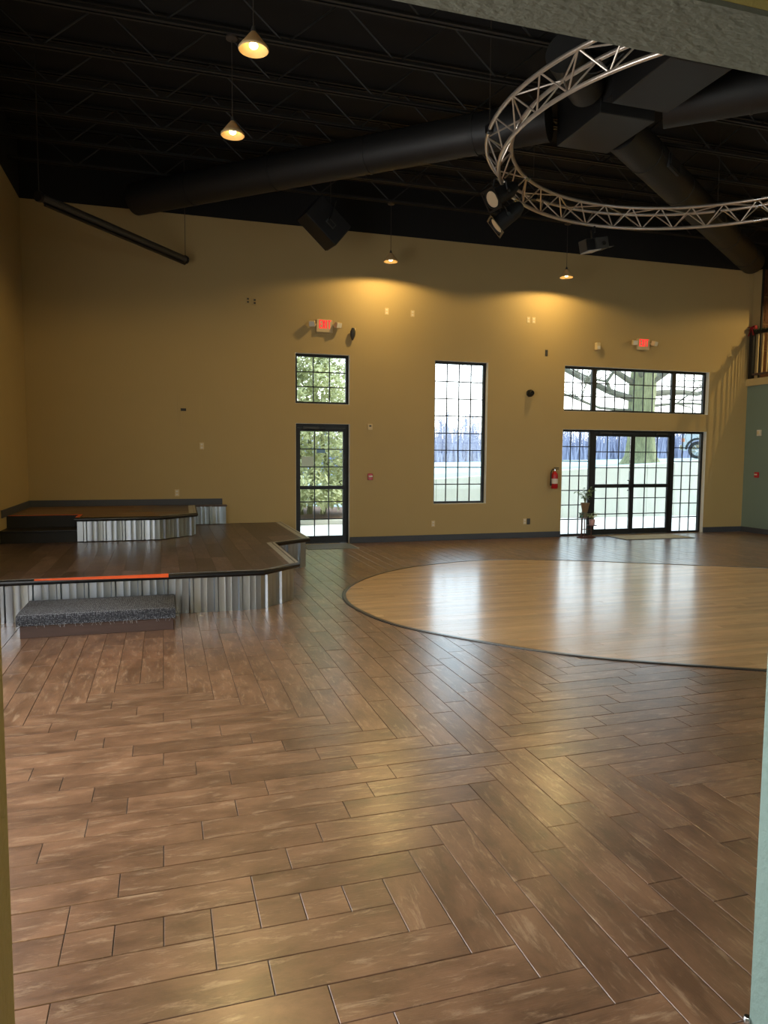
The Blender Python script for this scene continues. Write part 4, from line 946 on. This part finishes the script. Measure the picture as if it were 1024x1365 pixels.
# bare tree
def limb(m, p, d, L, r, lev, rn, bends=4):
    pts = [p]; rad = [r]; d = d.normalized()
    for k in range(bends):
        d = (d+Vector((rn.gauss(0, .14), rn.gauss(0, .14), rn.gauss(.03, .1)))).normalized(); p = p+d*(L/bends); pts.append(p); rad.append(r*(1-.62*(k+1)/bends))
    m.tube(pts, rad, 10 if lev < 2 else (6 if lev < 3 else 4))
    if lev >= 4: return
    for k in range(3 if lev == 0 else 4):
        i = rn.randint(1, bends); ax = Vector((rn.gauss(0, 1), rn.gauss(0, 1), rn.gauss(.1, .5))).normalized()
        limb(m, pts[i], (d*.75+ax*.85), L*rn.uniform(.5, .72), rad[i]*.66, lev+1, rn, 4)
bp0 = on_y(853, 617, 20.0); bz = terrain(bp0.x, 20)-.05
bt = thing('bare_tree', (bp0.x, 20, bz), 'thick mossy bare tree trunk with spreading limbs behind the retaining wall', 'tree')
fork = bz+3.3
prof = [(bp0.x, 20, bz-.1), (bp0.x, 20, bz+.08), (bp0.x, 20, bz+.3), (bp0.x+.02, 20, bz+.8), (bp0.x-.03, 20, bz+1.6), (bp0.x, 20, bz+2.4), (bp0.x+.05, 20, fork)]
m = MB(); NR = 40
for q, (P, r0) in enumerate(zip(prof, [.72, .60, .48, .42, .40, .41, .36])):
    for k in range(NR):
        a = 2*PI*k/NR; rr = r0*(1+.055*math.sin(a*9+q*.3)+.035*math.sin(a*17-q)); m.v.append((P[0]+rr*math.cos(a), P[1]+rr*math.sin(a), P[2]))
m.f = [(q*NR+k, q*NR+(k+1) % NR, (q+1)*NR+(k+1) % NR, (q+1)*NR+k) for q in range(6) for k in range(NR)]
part('trunk', m, M_bark, bt, 60)
rn = random.Random(21)
for a, el, L, r, h0 in ((PI, .30, 5.2, .11, 2.1), (PI*.93, .62, 5.0, .10, 2.6), (PI*1.02, .08, 3.8, .05, 1.75), (.06, .38, 5.0, .11, 2.3), (-.05, .66, 4.6, .10, 2.7), (.1, .12, 3.6, .05, 1.9), (PI*.6, 1.15, 4.2, .17, 3.2), (PI*.3, 1.2, 4.2, .16, 3.2), (PI*1.25, .7, 3.8, .09, 2.8), (PI*1.75, .55, 4.0, .08, 2.6)):
    m = MB(); limb(m, Vector((bp0.x+.25*math.cos(a), 20+.25*math.sin(a), bz+h0)), Vector((math.cos(a)*math.cos(el), math.sin(a)*math.cos(el), math.sin(el))), L, r, 1, rn, 6); part('limb', m, M_branch, bt, 60)
# evergreen beyond the single door
et = thing('evergreen_tree', (3.35, 18.2, .08), 'dense yellow-green evergreen tree beyond the single door', 'tree')
for k, (dx, dy) in enumerate(((0, 0), (.25, .1), (.55, -.1), (-.4, .1))): part('trunk', MB().tube([(3.35+dx, 18.2+dy, .05), (3.35+dx*1.3, 18.2+dy, .9), (3.35+dx*.6, 18.2, 3.0+k*.3)], [.08, .065, .02], 8), M_bark, et, 60)
m = MB(); re = random.Random(9)
def rad_at(z): return 1.75*max(.04, 1-(z/6.2)**1.6)*(.55+.45*min(1, z/.8))
for k in range(25000):
    z = .35+5.7*re.random()**1.4; a = re.random()*2*PI; rr = rad_at(z)*(.35+.75*re.random()**.5)*(1+.16*math.sin(a*5+z*4)+.1*math.sin(a*9-z*7))
    P = Vector((3.35+rr*math.cos(a), 18.2+rr*math.sin(a), z+.08)); d = Vector((math.cos(a)+re.gauss(0, .5), math.sin(a)+re.gauss(0, .5), re.gauss(.25, .6)))
    leafq(m, P, d, re.uniform(.12, .25), re.uniform(.05, .1))
tag(part('foliage', m, M_needle, et), kind='stuff')
# treeline far behind
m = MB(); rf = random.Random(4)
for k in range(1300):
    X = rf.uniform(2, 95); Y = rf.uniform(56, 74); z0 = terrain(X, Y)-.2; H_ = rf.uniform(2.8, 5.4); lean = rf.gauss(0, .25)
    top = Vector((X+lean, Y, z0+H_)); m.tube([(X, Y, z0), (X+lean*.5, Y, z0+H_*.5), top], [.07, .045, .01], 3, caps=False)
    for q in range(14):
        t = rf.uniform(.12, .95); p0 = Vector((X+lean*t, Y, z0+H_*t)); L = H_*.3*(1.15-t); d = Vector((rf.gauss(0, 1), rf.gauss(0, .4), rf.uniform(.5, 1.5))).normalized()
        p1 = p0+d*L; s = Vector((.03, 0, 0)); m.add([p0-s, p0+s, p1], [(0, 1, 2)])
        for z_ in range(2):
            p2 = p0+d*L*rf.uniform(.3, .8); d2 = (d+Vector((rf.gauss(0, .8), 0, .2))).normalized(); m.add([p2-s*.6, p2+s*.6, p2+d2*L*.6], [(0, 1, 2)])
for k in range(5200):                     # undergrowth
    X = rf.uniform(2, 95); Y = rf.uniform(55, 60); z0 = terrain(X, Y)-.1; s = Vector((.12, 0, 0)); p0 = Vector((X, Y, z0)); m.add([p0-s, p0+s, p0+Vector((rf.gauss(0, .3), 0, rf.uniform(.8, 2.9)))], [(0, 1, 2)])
tl = place('treeline', m.mesh('treeline', M_far)); tag(tl, 'haze-tinted belt of bare winter trees far behind the lawn', 'trees', None, 'stuff')
# pickup truck on the upper ground, only its front wheel in view
vw = on_y(930, 600, 25.4)
M_car = mat('silver_car_paint', lin(196, 206, 214), .25, .3, var=.05); M_tyre = mat('tyre_rubber', lin(34, 35, 38), .8, var=.1)
tk = thing('pickup_truck', (vw.x, vw.y, vw.z-.37), 'silver pickup truck parked on the lawn, its front wheel showing in the sidelight', 'truck')
TM = rotmat((vw.x, vw.y, vw.z-.37), 0, 0, math.radians(-41)); Y0, Y1, x0 = -.14, 1.6, -.62
prof = [(x0, .35), (x0+.03, .95), (x0+.2, 1.08), (x0+1.35, 1.18), (x0+2.0, 1.78), (x0+3.3, 1.8), (x0+3.6, 1.25), (x0+5.3, 1.22), (x0+5.35, .4)]
arch = lambda c: [(c+.43*math.cos(PI*k/8), .40+.43*math.sin(PI*k/8)) for k in range(9)]
body = prof+[(3.42, .38)]+arch(2.97)+[(.45, .38)]+arch(0)+[(-.5, .36)]
m = MB(); n = len(body); m.add([(a, Y0+.03, b) for a, b in body]+[(a, Y1, b) for a, b in body], [tuple(range(n)), tuple(reversed(range(n, 2*n)))]+[(i, n+i, n+(i+1) % n, (i+1) % n) for i in range(n)], TM); part('body', m, M_car, tk)
part('side_window', MB().add([(x0+1.6, Y0+.025, 1.22), (x0+3.3, Y0+.025, 1.25), (x0+3.2, Y0+.025, 1.7), (x0+2.08, Y0+.025, 1.7)], [(0, 1, 2, 3)], TM), mat('dark_glass', lin(40, 46, 52), .1), tk)
for c in (0, 2.97):
    part('wheel_arch', MB().tube([TM @ Vector((c+.45*math.cos(PI*k/10), Y0+.02, .40+.45*math.sin(PI*k/10))) for k in range(11)], .045, 6), M_tyre, tk, 60)
    for yy in (0, Y1-.14):
        Mw = TM @ rotmat((c, yy, .37), PI/2); wh = part('tyre', MB().lathe([(.24, -.11), (.35, -.11), (.37, -.08), (.37, .08), (.35, .11), (.24, .11)], 28, Mw), M_tyre, tk, 40)
        part('rim', MB().lathe([(0, .08), (.08, .1), (.08, .06), (.225, .05), (.24, .1), (.25, .1), (.25, -.1), (.24, -.1)], 28, Mw), M_chrome, wh, 40)
        for k in range(6): part('spoke', MB().box(.06, .23, -.02, .02, .06, .09, Mw @ Matrix.Rotation(k*PI/3, 4, 'Z')), M_car, wh)
part('marker_light', MB().box(x0-.01, x0+.1, Y0+.01, Y0+.03, .72, .86, TM), mat('amber_lens', lin(255, 140, 80), .3), tk); part('bumper', MB().box(x0-.1, x0+.1, Y0+.03, Y1, .38, .6, TM), M_chrome, tk, bevel=.02)
